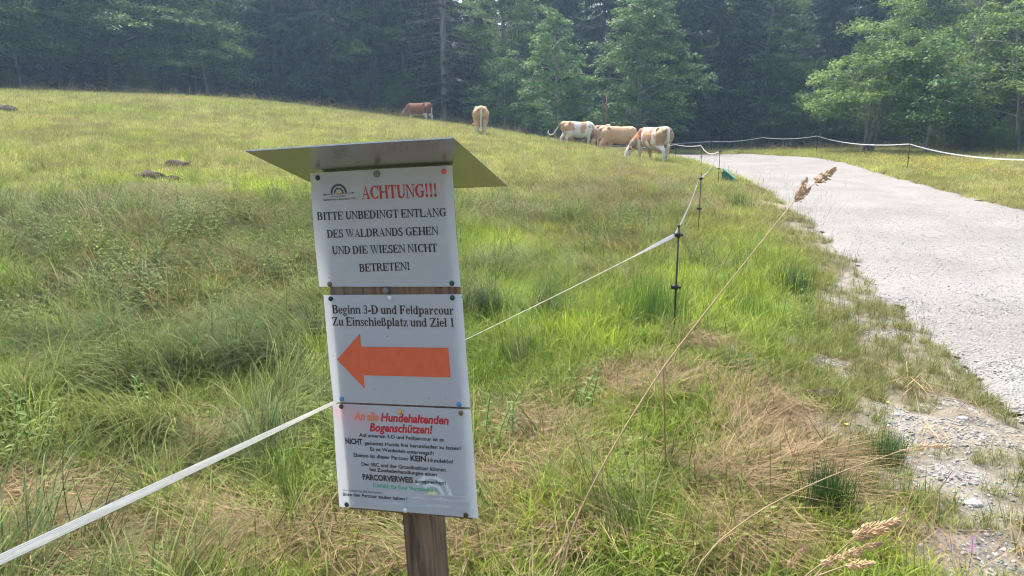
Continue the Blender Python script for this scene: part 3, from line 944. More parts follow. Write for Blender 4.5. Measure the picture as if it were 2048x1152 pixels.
def spruce(seed, Ht, R, base, mat, bark, twig=.5, dens=1.0, droop=.5, trunk_r=None, ntw=20, shade=.0):
    rng = np.random.default_rng(seed)
    mb = MB(); r0 = trunk_r or Ht * .010
    zz = np.linspace(0, Ht, 10); wob = np.cumsum(rng.normal(0, .003 * Ht, (10, 2)), 0); wob[0] = 0
    path = np.concatenate([wob, zz[:, None] - .3 * (np.arange(10) == 0)[:, None]], 1)
    mb.tube(path, list(r0 * (1 - zz / Ht) ** .85 + .012), 7)
    Ps = []; Ds = []; Ls = []; Bs = []
    h = Ht * base
    while h < Ht * .985:
        t = (h - Ht * base) / (Ht * (1 - base))
        for b in range(int(rng.integers(4, 7))):
            if rng.uniform() > dens: continue
            az = rng.uniform(0, 6.283); hz = h + rng.uniform(-.25, .25)
            ln = R * ((1 - t) ** .82 + .04) * rng.uniform(.65, 1.15) * min(1, .62 + t * 2)
            p0 = np.array([np.interp(hz, zz, path[:, 0]), np.interp(hz, zz, path[:, 1]), hz])
            s = np.linspace(0, 1, 5)
            dr = droop * (1 - .6 * t)
            zc = ln * (.12 * s - dr * s ** 1.5 + .22 * s ** 3)
            limb = p0 + np.stack([ln * s * math.cos(az), ln * s * math.sin(az), zc], -1)
            mb.tube(limb, [.03, .024, .018, .012, .006], 3, cap=False)
            n = max(5, int(ntw * ln / 2.5 + 4))
            u = rng.uniform(.18, 1, n)
            c = np.stack([np.interp(u, s, limb[:, j]) for j in range(3)], -1)
            side = rng.choice([-1, 1], n)
            fa = az + side * rng.uniform(.5, 1.2, n)
            d = np.stack([np.cos(fa), np.sin(fa), rng.uniform(-.95, -.1, n)], -1)
            Ps.append(c); Ds.append(d); Ls.append(twig * rng.uniform(.55, 1.3, n) * (1.1 - .5 * u) * (.6 + .4 * min(1, ln / 1.5))); Bs.append(np.clip(rng.uniform(0, 1, n) * .35 + .65 * rng.uniform(0, 1) ** 1.6, 0, 1))
        h += rng.uniform(.3, .5) * (Ht / 22) ** .5
    P_ = np.concatenate(Ps); D_ = np.concatenate(Ds); D_ /= np.linalg.norm(D_, axis=1)[:, None]; L_ = np.concatenate(Ls); B_ = np.concatenate(Bs)
    # every twig is a spray of three slender needle fans
    VV = []; FF = []; BB = []; n0 = 0
    for q in range(3):
        sp = (q - 1) * .45
        s_ = np.cross(D_, np.array([0, 0, 1.0])); s_ /= np.linalg.norm(s_, axis=1)[:, None] + 1e-6
        d2 = D_ * math.cos(sp) + s_ * math.sin(sp)
        up = np.cross(s_, D_); ro = rng.normal(0, .5, len(D_))[:, None]
        s2 = s_ * np.cos(ro) + up * np.sin(ro)
        l2 = L_ * (1 if q == 1 else .75)
        V, F = rhombs(P_, d2, s2, l2, .055 + l2 * .13, np.full(len(l2), .18))
        VV.append(V); FF.append(F + n0); BB.append(np.repeat(B_, 4)); n0 += len(V)
    V = np.concatenate(VV); F = np.concatenate(FF); B = np.concatenate(BB)
    t = Tree(); t.trunk = mb.me('trunk', [bark]); t.crown = mesh('crown', V, F, [mat], False, {'bv': B}); t.raw = (mb, V, F, B, bark, mat)
    return t


def bare(seed, Ht, R, bark):
    rng = np.random.default_rng(seed)
    mb = MB(); tw = MB()
    zz = np.linspace(0, Ht, 9); wob = np.cumsum(rng.normal(0, .012 * Ht, (9, 2)), 0); wob[0] = 0
    path = np.concatenate([wob, zz[:, None] - .3 * (np.arange(9) == 0)[:, None]], 1)
    mb.tube(path, list(.13 * (1 - zz / Ht) ** .8 + .01), 6)
    for i in range(60):
        t = rng.uniform(.25, .98); hz = Ht * t; az = rng.uniform(0, 6.28)
        ln = R * (1.1 - t * .75) * rng.uniform(.6, 1.2)
        p0 = np.array([np.interp(hz, zz, path[:, 0]), np.interp(hz, zz, path[:, 1]), hz])
        s = np.linspace(0, 1, 5); w = np.cumsum(rng.normal(0, .06 * ln, (5, 3)), 0)
        limb = p0 + np.stack([ln * s * math.cos(az), ln * s * math.sin(az), ln * .55 * s], -1) + w * s[:, None]
        tw.tube(limb, [.032, .025, .018, .012, .008], 3, cap=False)
        for j in range(9):
            u = rng.uniform(.25, 1); q = np.array([np.interp(u, s, limb[:, k]) for k in range(3)])
            a2 = az + rng.normal(0, .9); l2 = ln * rng.uniform(.2, .45)
            e = q + np.array([math.cos(a2), math.sin(a2), rng.uniform(-.1, .8)]) * l2
            mid = (q + e) / 2 + rng.normal(0, .06 * l2, 3)
            tw.tube([q, mid, e], [.012, .01, .006], 3, cap=False)
            for k in range(3):
                e2 = mid + np.array([math.cos(a2 + rng.normal(0, 1)), math.sin(a2 + rng.normal(0, 1)), rng.uniform(0, .7)]) * l2 * .5
                tw.tube([mid, e2], [.009, .006], 3, cap=False)
    t = Tree(); t.trunk = mb.me('trunk', [bark]); t.crown = tw.me('bare_twigs', [M_TWIG]); t.raw = None
    return t


M_TWIG = noise_mat('grey_twig', (.13, .12, .11), (.24, .22, .2), 8, .9)
TREES = dict(
    maple_big=deciduous(1, 12.2, 4.0, .06, 0.180, M_MAPLE, M_BARK, prof=.62, nl=64, k=70, clump=.7),
    maple_small=deciduous(2, 9.2, 2.5, .08, 0.166, M_MAPLE, M_BARK, prof=.6, nl=44, k=66, clump=.58),
    beech=deciduous(3, 17, 8.6, .16, 0.194, M_BEECH, M_DARKBARK, prof=.9, nl=70, k=80, spread=.35, clump=.95),
    beech_low=deciduous(4, 9, 4.6, .24, 0.173, M_BEECH, M_BARK, prof=.4, nl=34, k=73, lean=.18, spread=.3, clump=.8),
    grove=deciduous(5, 9.5, 4.6, .22, 0.158, M_BEECH, M_BARK, prof=.7, nl=60, k=77, stems=4, clump=.72, trunk_r=.1),
    tall_ash=deciduous(6, 18, 4.6, .18, 0.180, M_BEECH, M_BARK, prof=.8, nl=66, k=73, clump=.8),
    sapling=deciduous(7, 5.2, 2.2, .15, 0.144, M_MAPLE, M_BARK, prof=.5, nl=26, k=63, clump=.5, trunk_r=.06),
    spruce_a=spruce(11, 24, 4.4, .06, M_SPRUCE, M_DARKBARK, twig=.75),
    spruce_b=spruce(12, 21, 3.9, .10, M_SPRUCE, M_DARKBARK, twig=.7, droop=.62),
    spruce_c=spruce(13, 27, 4.6, .2, M_SPRUCE, M_DARKBARK, twig=.75, droop=.45),
    spruce_lichen=spruce(14, 23, 3.5, .08, M_LICHEN, M_BARK, twig=.6, dens=.72, droop=.55, trunk_r=.26),
    dead=bare(15, 9.5, 2.6, M_TWIG),
)


def joined(t):
    mb, V, F, B, bark, mat = t.raw
    n = len(mb.V)
    tri = []
    for f in mb.F:
        for i in range(1, len(f) - 1): tri.append((f[0], f[i], f[i + 1]))
    tri = np.array(tri)
    return mesh('forest_tree', np.concatenate([np.array(mb.V), V]), np.concatenate([tri, F + n]), [bark, mat], False,
                {'bv': np.concatenate([np.zeros(n), B])}, mi=np.r_[np.zeros(len(tri)), np.ones(len(F))])


_first = {}


def plant_tree(kind, name, px, d, label, scale=1.0, rz=0.0, group=None, crown='crown', sx=1.0):
    p = ray(px, 300, d)
    z = float(T(p[0], p[1])) - .05
    o = empty(name, (p[0], p[1], z), rz, label, 'tree', group)
    o.scale = (scale * sx, scale * sx, scale)
    t = TREES[kind]
    a = bpy.data.objects.new('trunk', t.trunk); COL.objects.link(a); a.parent = o
    b = bpy.data.objects.new(crown, t.crown); COL.objects.link(b); b.parent = o
    return o


G1 = 'trees at the front edge of the wood'
plant_tree('beech', 'beech_tree', 150, 56, 'spreading beech with drooping pale sprays above the crest at the far left', 1.0, .4, G1)
plant_tree('beech', 'beech_tree', 245, 55, 'bright beech just left of the low leaning beech, sprays hanging to the crest', .8, 1.3, G1)
plant_tree('beech_low', 'beech_tree', 62, 55, 'low leafy beech on the crest near the left border', 1.15, 5.3, G1)
plant_tree('beech', 'beech_tree', 330, 64, 'tall beech just behind the drooping beech on the crest', 1.05, 2.1, G1)
plant_tree('beech_low', 'beech_tree', 432, 58, 'low beech with a leaning bent trunk on the crest', .92, 3.4, G1)
plant_tree('beech', 'beech_tree', -45, 50, 'dusty green tree cut off by the left border', .95, 5.0, G1)
plant_tree('spruce_a', 'spruce_tree', 560, 61, 'dark spruce with branches to the ground right of the leaning beech', 1.0, 1.0, G1)
plant_tree('spruce_b', 'spruce_tree', 655, 60, 'dark drooping spruce above the sign roof', 1.05, 2.0, G1)
plant_tree('spruce_c', 'spruce_tree', 745, 62, 'dark spruce behind the brown grazing cow', 1.0, .3, G1)
plant_tree('spruce_lichen', 'spruce_tree', 888, 58, 'grey brown lichen spruce with a bare straight trunk', 1.1, .9, G1)
plant_tree('spruce_lichen', 'spruce_tree', 812, 64, 'thin grey brown spruce beside the bare trunked lichen spruce', .95, 3.9, G1, sx=.85)
plant_tree('tall_ash', 'ash_tree', 985, 60, 'tall loose green tree right of the rear view cow', .86, .5, G1)
plant_tree('sapling', 'maple_tree', 1008, 54, 'young maple with thin pale stems right of the rear view cow', 1.05, 1.7, G1)
plant_tree('maple_small', 'maple_tree', 1118, 50, 'small pointed bright maple behind the tail swishing cow', .90, .2, G1)
plant_tree('maple_big', 'maple_tree', 1278, 50, 'large bright maple behind the cow group, tallest of the bright maples', .92, 1.1, G1)
plant_tree('spruce_a', 'spruce_tree', 1432, 60, 'dark spruce with layered boughs right of the large bright maple', .95, 4.2, G1)
plant_tree('spruce_b', 'spruce_tree', 1200, 64, 'dark spruce between the two bright maples', 1.1, 5.2, G1)
plant_tree('tall_ash', 'ash_tree', 1545, 61, 'tall dull green tree behind the far bend of the tape fence', .9, 2.6, G1)
plant_tree('beech_low', 'beech_tree', 1500, 59, 'low spreading beech overhanging the far tape at the bend', .75, 1.2, G1)
plant_tree('grove', 'beech_tree', 1735, 43, 'multi stemmed beech with thin pale trunks behind the far tape', .88, .8, G1)
plant_tree('sapling', 'maple_tree', 1850, 40, 'slender young maple with a pale trunk behind the far tape', 1.15, 2.9, G1)
plant_tree('tall_ash', 'ash_tree', 1858, 53, 'tall hazy pale ash rising behind the multi stemmed beech', .82, 4.0, G1)
plant_tree('dead', 'bare_tree', 1938, 46, 'leafless grey tree with fine upright twigs', 1.0, 0.0, G1, crown='bare_twigs')
plant_tree('beech_low', 'beech_tree', 2040, 41, 'leafy beech at the right border beside the leafless tree', .9, 2.2, G1)
plant_tree('spruce_c', 'spruce_tree', 1772, 62, 'tall spruce with a pale bare trunk high behind the multi stemmed beech', 1.0, 3.1, G1)
plant_tree('sapling', 'maple_tree', 1640, 56, 'young maple in the shade behind the far fence corner', .9, 4.4, G1)
plant_tree('beech', 'beech_tree', 1985, 54, 'broad dark beech rising behind the leafless tree', .8, 3.3, G1)
plant_tree('spruce_b', 'spruce_tree', 1345, 58, 'dark spruce just behind the right side of the large bright maple', .9, 2.4, G1)

# the wood behind, one mass
KF = ['spruce_a', 'spruce_b', 'spruce_c', 'beech', 'spruce_lichen']
FM = [joined(TREES[k]) for k in KF]
fr = np.random.default_rng(23)
pts = []; pid = []; fs = []
for row, yy in enumerate((66, 71, 77, 84, 92, 102, 114)):
    for xx in np.arange(-70 - row * 4, 78 + row * 4, 4.6 + row * .3):
        x_ = xx + fr.normal(0, 1.2); y_ = yy + fr.normal(0, 1.3)
        if row < 2 and abs(x_ / y_ * FPX + PCX - 1000) < 45: continue
        pts.append((x_, y_, float(T(x_, y_)) - .1)); pid.append(fr.choice(5, p=[.3, .26, .28, .1, .06])); fs.append(fr.uniform(.8, 1.12) * (.82 if abs(x_ / y_ * FPX + PCX - 1000) < 60 else 1))
for s_ in (-1, 1):                                      # the wood goes on along both sides
    for yy in np.arange(30, 64, 4.5):
        for k in range(4):
            x_ = (s_ * (46 + k * 5) if s_ < 0 else 34 + k * 5 + max(0, (50 - yy)) * .0) + fr.normal(0, 1.2)
            if abs(x_) < .72 * yy + 3: continue
            pts.append((x_, yy + fr.normal(0, 1), float(T(x_, yy)) - .1)); pid.append(fr.choice(5)); fs.append(fr.uniform(.75, 1.0))
nn = len(pts)
scatter('forest', FM, pts, np.stack([np.zeros(nn), np.zeros(nn), fr.uniform(0, 6.28, nn)], -1), np.array(fs), np.ones((nn, 3)), pid, 'dark spruce wood standing behind the meadow', 'forest')
# undergrowth at the foot of the wood
pts = []; fs = []
for x_, y_ in zip(fr.uniform(-45, 45, 300), fr.uniform(58, 72, 300)):
    if road_dist(np.array([x_]), np.array([y_]))[0] < 2.5 or (x_ < 6 and y_ < 57) or (x_ < -8 and y_ < 65): continue
    pts.append((x_, y_, float(T(x_, y_)) - .1)); fs.append(fr.uniform(.25, .55))
for x_, y_ in zip(fr.uniform(20, 40, 60), fr.uniform(38, 50, 60)):
    if x_ > y_ * .42 + 4.5 and y_ > 41: pts.append((x_, y_, float(T(x_, y_)) - .1)); fs.append(fr.uniform(.2, .4))
nn = len(pts)
scatter('undergrowth', [joined(TREES['beech_low']), joined(TREES['sapling'])], pts, np.stack([np.zeros(nn), np.zeros(nn), fr.uniform(0, 6.28, nn)], -1), np.array(fs), np.ones((nn, 3)),
        fr.integers(0, 2, nn), 'shady low bushes at the foot of the wood', 'undergrowth')

# ------------------------------------------------------------------ haze
m, nt, N, L, P, O = newmat('veil_air')
N.remove(P)
pv = N.new('ShaderNodeVolumePrincipled'); pv.inputs['Color'].default_value = (.46, .70, 1, 1); pv.inputs['Density'].default_value = .00115  # even bluish air volume, added to stand in for veiling glare in the lens
pv.inputs['Anisotropy'].default_value = .45
L.new(pv.outputs[0], O.inputs['Volume'])
mb = MB(); mb.box((0, 150, 28), (330, 280, 32))
tag(mb.build('veil', m, smooth=False), 'thin bluish haze over the meadow and wood', 'veil', kind='stuff')

# ------------------------------------------------------------------ cows
M_COAT, nt, N, L, P, O = newmat('cow_coat')
at = N.new('ShaderNodeAttribute'); at.attribute_name = 'coat'
nz = N.new('ShaderNodeTexNoise'); nz.inputs['Scale'].default_value = 24; nz.inputs['Detail'].default_value = 5
tc = N.new('ShaderNodeTexCoord'); L.new(tc.outputs['Object'], nz.inputs['Vector'])
mr = N.new('ShaderNodeMapRange'); mr.inputs['To Min'].default_value = .72; mr.inputs['To Max'].default_value = 1.25
L.new(nz.outputs[0], mr.inputs['Value'])
sc = N.new('ShaderNodeVectorMath'); sc.operation = 'SCALE'; L.new(at.outputs['Vector'], sc.inputs[0]); L.new(mr.outputs[0], sc.inputs['Scale'])
L.new(sc.outputs[0], P.inputs['Base Color']); P.inputs['Roughness'].default_value = .62; P.inputs['Specular IOR Level'].default_value = .25
P.inputs['Sheen Weight'].default_value = .15
bp = N.new('ShaderNodeBump'); bp.inputs['Strength'].default_value = .25; bp.inputs['Distance'].default_value = .01
L.new(nz.outputs[0], bp.inputs['Height']); L.new(bp.outputs[0], P.inputs['Normal'])
M_EYE = noise_mat('dark_eye', (.01, .008, .006), (.02, .015, .01), 10, .15)
M_TAG = noise_mat('ear_tag', (.7, .5, .04), (.75, .55, .06), 10, .4)
WHITE = np.array((.68, .62, .54)); TAN = np.array((.50, .30, .16)); CREAM = np.array((.58, .39, .22)); RED = np.array((.24, .085, .035)); HOOF = np.array((.06, .05, .045)); PINK = np.array((.55, .33, .27))

BODY = [(-1.0, 1.2, .08, .12), (-.95, 1.17, .20, .24), (-.82, 1.12, .27, .32), (-.55, 1.05, .30, .37), (-.2, .98, .335, .415), (.15, .96, .34, .425), (.42, 1.0, .30, .40), (.62, 1.04, .25, .365), (.78, 1.05, .18, .28), (.86, 1.05, .1, .17)]


def chain_mesh(mb, pts, rads, n=12):
    for i in range(len(pts)):
        mb.ball(pts[i], rads[i], n, 8)
        if i:
            mb.tube([pts[i - 1], pts[i]], [rads[i - 1], rads[i]], n)


def make_cow(name, label, px, d, heading, coat, tail, yaw=0.0, size=1.0, step=0.0, legs_in=.05, headdrop=0.0, scoop=0.0):
    rng = np.random.default_rng(abs(hash(label)) % 1000 if False else len(label) * 7)
    mb = MB(); sk = []                                      # skeleton points with labels for the coat
    n = 20; V = []; F = []
    for x, zc, ry, rz in BODY:
        for k in range(n):
            a = 2 * math.pi * k / n
            cy, cz = math.cos(a), math.sin(a)
            sy = abs(cy) ** .85 * (1 if cy >= 0 else -1); sz = abs(cz) ** .9 * (1 if cz >= 0 else -1)
            flat = .86 if cz > 0 else 1.0
            V.append((x, ry * sy * (1.0 if cz < .3 else 1 - .22 * (cz - .3)), zc + rz * sz * (1 if cz > 0 else 1.0)))
    for i in range(len(BODY) - 1):
        for k in range(n):
            k2 = (k + 1) % n; F.append((i * n + k, i * n + k2, (i + 1) * n + k2, (i + 1) * n + k))
    F.append(tuple(range(n - 1, -1, -1))); F.append(tuple((len(BODY) - 1) * n + k for k in range(n)))
    mb.add(V, F)
    for x, zc, ry, rz in BODY:
        for q in (-.7, 0, .7):
            for w in (-.6, 0, .6): sk.append(('body', x, ry * w, zc + rz * q))
    for s in (-1, 1):
        mb.ball((-.6, s * .21, 1.31), .1); mb.ball((-.95, s * .12, 1.27), .085)
        mb.ball((.58, s * .17, 1.1), .2, 12, 8, (.9, .75, 1.3))
        fr_ = step * s
        hl = [(-.74, s * .16, 1.08), (-.64 + fr_ * .4, s * .2, .78), (-.84 + fr_ * .9, s * .18, .53), (-.83 + fr_ * 1.0, s * .17, .45), (-.78 + fr_ * 1.15, s * .16, .14), (-.73 + fr_ * 1.15, s * .16, .03)]
        chain_mesh(mb, hl, [.235, .16, .082, .066, .055, .066])
        fl = [(.54, s * .18, .98), (.54 - fr_ * .3, s * .18, .7), (.57 - fr_ * .7, s * .16, .42), (.56 - fr_ * .8, s * .155, .34), (.55 - fr_ * 1.0, s * .15, .12), (.59 - fr_ * 1.0, s * .15, .03)]
        chain_mesh(mb, fl, [.17, .115, .075, .056, .052, .064])
        for L_, nm in ((hl, 'hind'), (fl, 'fore')):
            for i in range(1, len(L_)):
                for u in np.linspace(0, 1, 5):
                    p = np.array(L_[i - 1]) * (1 - u) + np.array(L_[i]) * u
                    if p[2] < .85: sk.append((nm, *p))
    # neck and head, swung sideways by yaw
    def yw(p):
        x, y, z = p; k = min(1, max(0, (x - .55) / .45)); a = yaw * k
        dx = x - .55
        return (.55 + dx * math.cos(a) - y * math.sin(a), dx * math.sin(a) + y * math.cos(a), z)
    hd = headdrop
    neck = [yw(p) for p in ((.58, 0, 1.12), (.8, 0, .99 + hd * .3), (1.0, 0, .78 + hd * .6), (1.12, 0, .62 + hd))]
    chain_mesh(mb, neck, [.27, .205, .165, .13], 14)
    chain_mesh(mb, [yw(p) for p in ((.72, 0, .86), (.9, 0, .70 + hd * .4), (1.04, 0, .56 + hd * .8))], [.13, .09, .07])
    head = [yw(p) for p in ((1.13, 0, .60 + hd), (1.20, 0, .46 + hd), (1.27, 0, .30 + hd), (1.33, 0, .16 + hd), (1.35, 0, .1 + hd))]
    chain_mesh(mb, head, [.125, .13, .098, .082, .075], 14)
    for p in neck[:3]: sk.append(('neck', *p))
    for i in range(len(neck) - 1):
        for u in (.25, .5, .75): sk.append(('neck', *(np.array(neck[i]) * (1 - u) + np.array(neck[i + 1]) * u)))
    for p in head: sk.append(('head', *p))
    eyes = []; tags = []
    for s in (-1, 1):
        c = yw((1.09, s * .2, .6 + hd)); q = yw((1.12, s * .1, .62 + hd)); e = yw((1.07, s * .28, .56 + hd))
        mb.tube([q, c, e], [.03, .05, .02], 8); mb.ball(c, .045, 8, 6)
        sk.append(('ear', *c)); sk.append(('ear', *e))
        hb = yw((1.09, s * .09, .7 + hd)); ht = yw((1.07, s * .16, .76 + hd))
        mb.tube([hb, ht], [.03, .016], 8); sk.append(('horn', *ht))
        eyes.append(yw((1.2, s * .118, .50 + hd))); tags.append(yw((1.075, s * .262, .535 + hd)))
    mb.ball((-.48, 0, .62), .17, 12, 8, (1.15, .95, .9)); sk.append(('udder', -.48, 0, .5))
    for s in (-1, 1):
        for x_ in (-.42, -.55): mb.tube([(x_, s * .07, .52), (x_, s * .075, .42)], [.028, .018], 6)
    chain_mesh(mb, tail, [.055] + [.034] * (len(tail) - 3) + [.05, .035], 8)
    for i in range(1, len(tail)):
        for u in (0, .33, .66, 1): sk.append(('tail', *(np.array(tail[i - 1]) * (1 - u) + np.array(tail[i]) * u)))
    me0 = mb.me('body_source')
    tmp = bpy.data.objects.new('body_source', me0); COL.objects.link(tmp)
    md = tmp.modifiers.new('r', 'REMESH'); md.mode = 'VOXEL'; md.voxel_size = .024
    ms_ = tmp.modifiers.new('s', 'SMOOTH'); ms_.factor = .6; ms_.iterations = 5
    dg = bpy.context.evaluated_depsgraph_get()
    me = bpy.data.meshes.new_from_object(tmp.evaluated_get(dg)); me.name = 'cow_body'
    bpy.data.objects.remove(tmp); bpy.data.meshes.remove(me0)
    nv = len(me.vertices); co = np.empty(nv * 3, np.float32); me.vertices.foreach_get('co', co); co = co.reshape(-1, 3)
    names = np.array([q[0] for q in sk]); pts_ = np.array([q[1:] for q in sk], float)
    lab = np.empty(nv, dtype=object)
    for i in range(0, nv, 4000):
        dd = ((co[i:i + 4000, None] - pts_[None]) ** 2).sum(-1); lab[i:i + 4000] = names[dd.argmin(1)]
    nzv = fnoise(co[:, 0] * 3.2 + co[:, 1] * 1.7 + len(label), co[:, 2] * 3.2 + co[:, 1] * 2.1, 200 + len(label), 4)
    colr = coat(co, lab, nzv)
    colr[(co[:, 2] < .07) & np.isin(lab, ['hind', 'fore'])] = HOOF
    mz = np.array(head[-1]); dm = np.linalg.norm(co - mz, axis=1); colr[dm < .085] = PINK * .9
    colr[lab == 'horn'] = (.3, .26, .2)
    colr[lab == 'udder'] = PINK
    at = me.attributes.new('coat', 'FLOAT_VECTOR', 'POINT'); at.data.foreach_set('vector', colr.astype(np.float32).ravel())
    for p in me.polygons: p.use_smooth = True
    me.materials.clear(); me.materials.append(M_COAT)
    g = ray(px, 300, d)
    o = empty('cow', (g[0], g[1], float(T(g[0], g[1])) - legs_in), math.radians(heading), label, 'cow', 'cows grazing on the meadow')
    o.scale = (size, size, size)
    link('body', me, o)
    for e in eyes:
        b = MB(); b.ball(e, .022, 8, 6); b.build('eye', M_EYE, o)
    for e in tags:
        b = MB(); b.box((0, 0, 0), (.006, .03, .035), Matrix.Translation(Vector(e)) @ Matrix.Rotation(yaw, 4, 'Z'), .004); b.build('ear_tag', M_TAG, o)
    return o


def paint(base, lab, rules, n):
    c = np.tile(base, (len(lab), 1)).astype(float)
    for mask, col_ in rules: c[mask] = col_
    return c


def L_(lab, *k): return np.isin(lab, k)


def coat1(co, lab, n):
    return paint(RED, lab, [(L_(lab, 'hind') & (co[:, 2] < .72 + .2 * (n - .5)), WHITE), (L_(lab, 'fore') & (co[:, 2] < .6 + .3 * (n - .5)), WHITE), (L_(lab, 'tail') & (co[:, 2] < 1.1), WHITE),
                            (L_(lab, 'head') & (np.abs(co[:, 1]) < .2) & (n > .42), WHITE), (L_(lab, 'body') & (co[:, 2] < .68), WHITE)], n)


def coat2(co, lab, n):
    c = paint(TAN * 1.1, lab, [(L_(lab, 'hind', 'fore') & (co[:, 2] < .5), WHITE * .95), (L_(lab, 'tail'), WHITE), (L_(lab, 'head') & (n > .5), WHITE), (L_(lab, 'body', 'hind') & (np.abs(co[:, 1]) < .07) & (co[:, 0] < -.8) & (co[:, 2] < 1.15), CREAM)], n)
    return c


def coat3(co, lab, n):
    x, z = co[:, 0], co[:, 2]; w = (n - .5)
    return paint(WHITE, lab, [(L_(lab, 'body', 'hind') & (x < -.42 + .5 * w) & (z > .82 + .6 * w), TAN), (L_(lab, 'body') & (np.abs(x - .12 - .25 * (z - 1)) < .12 + .5 * w) & (z > .78), TAN),
                              (L_(lab, 'body') & (x > .45) & (n > .56), TAN), (L_(lab, 'neck') & (n > .40), TAN * .9), (L_(lab, 'head') & (n > .5), TAN * .8), (L_(lab, 'ear'), TAN), (L_(lab, 'tail') & (z > 1.15), TAN * .9)], n)


def coat4(co, lab, n):
    return paint(RED * 1.25, lab, [(L_(lab, 'head', 'ear'), TAN * 1.05), (L_(lab, 'head') & (n > .56), WHITE), (L_(lab, 'fore', 'hind') & (co[:, 2] < .52), WHITE), (L_(lab, 'body') & (n > .68), WHITE)], n)


def coat5(co, lab, n):
    c = paint(TAN * 1.05, lab, [(L_(lab, 'fore', 'hind') & (co[:, 2] < .5), CREAM)], n)
    k = np.clip((n - .42) * 3, 0, 1)[:, None] * (np.isin(lab, ['body']))[:, None] * .65
    return c * (1 - k) + CREAM * k


def coat6(co, lab, n):
    x, y, z = co[:, 0], co[:, 1], co[:, 2]; w = n - .5
    return paint(WHITE, lab, [(L_(lab, 'body', 'hind') & (x < -.55 + .3 * w) & (z > .8 + .4 * w) & (np.abs(y) > .06), TAN * .75), (L_(lab, 'body') & (np.abs(x + .2) < .11 + .3 * w) & (z > .7), RED * 1.5),
                              (L_(lab, 'neck'), RED * 1.6), (L_(lab, 'body') & (x > .38 + .4 * w), RED * 1.7), (L_(lab, 'body') & (n > .6) & (x < .3), TAN * .8), (L_(lab, 'ear'), RED * 1.2),
                              (L_(lab, 'tail') & (z < .7), CREAM * 1.1), (L_(lab, 'fore', 'hind') & (n > .64) & (z > .25), TAN * .7)], n)


TAIL = [(-.97, 0, 1.3), (-1.04, 0, 1.2), (-1.06, .01, 1.0), (-1.05, .02, .75), (-1.04, .02, .55), (-1.03, .02, .38)]
TAILOUT = [(-.97, 0, 1.3), (-1.08, .05, 1.24), (-1.2, .2, 1.0), (-1.32, .33, .75), (-1.45, .45, .68), (-1.58, .52, .8), (-1.55, .5, .93)]
make_cow('cow', 'red brown cow with white legs grazing highest on the ridge', 838, 50, 155, coat1, TAIL, yaw=.35, size=.96, step=.12)
make_cow('cow', 'tan cow seen from behind on the slope', 961, 37.5, 95, coat2, TAIL, yaw=.2, step=.05)
make_cow('cow', 'white cow with tan patches swishing its tail', 1157, 41.5, 14, coat3, TAILOUT, yaw=-.3, step=-.1, size=.98)
make_cow('cow', 'red brown cow facing the road, half hidden between two others', 1203, 42.5, 238, coat4, TAIL, yaw=.1, size=.98)
make_cow('cow', 'plain tan cow standing side on in the group', 1238, 37.5, 6, coat5, TAIL, yaw=.5, step=.12, size=.98)
make_cow('cow', 'white and brown patched cow with white face grazing nearest the road', 1306, 31, 113, coat6, TAIL, yaw=1.0, step=-.16, size=1.02)
# ------------------------------------------------------------------ lettering
def R4(x0, y0, x1, y1): return [(x0, y0), (x1, y0), (x1, y1), (x0, y1)]


def ring(cx, cy, rx, ry, tx, ty, a0, a1, n=14):
    """part of an elliptical stroke, as quads"""
    out = []
    for i in range(n):
        q = []
        for a, inner in ((a0 + (a1 - a0) * i / n, 0), (a0 + (a1 - a0) * (i + 1) / n, 0), (a0 + (a1 - a0) * (i + 1) / n, 1), (a0 + (a1 - a0) * i / n, 1)):
            a = math.radians(a)
            q.append((cx + (rx - tx * inner) * math.cos(a), cy + (ry - ty * inner) * math.sin(a)))
        out.append(q)
    return out


def stem(x, y0, y1, w=140, b='lr', t='lr', s=48):
    p = [R4(x, y0, x + w, y1)]
    for ends, y, k in ((b, y0, 1), (t, y1, -1)):
        if 'l' in ends: p.append([(x - s, y), (x, y), (x, y + 60 * k), (x - 12, y + 26 * k), (x - s, y + 22 * k)])
        if 'r' in ends: p.append([(x + w + s, y), (x + w, y), (x + w, y + 60 * k), (x + w + 12, y + 26 * k), (x + w + s, y + 22 * k)])
    return p


def serif(x0, x1, y, k): return [R4(x0, min(y, y + 22 * k), x1, max(y, y + 22 * k))]


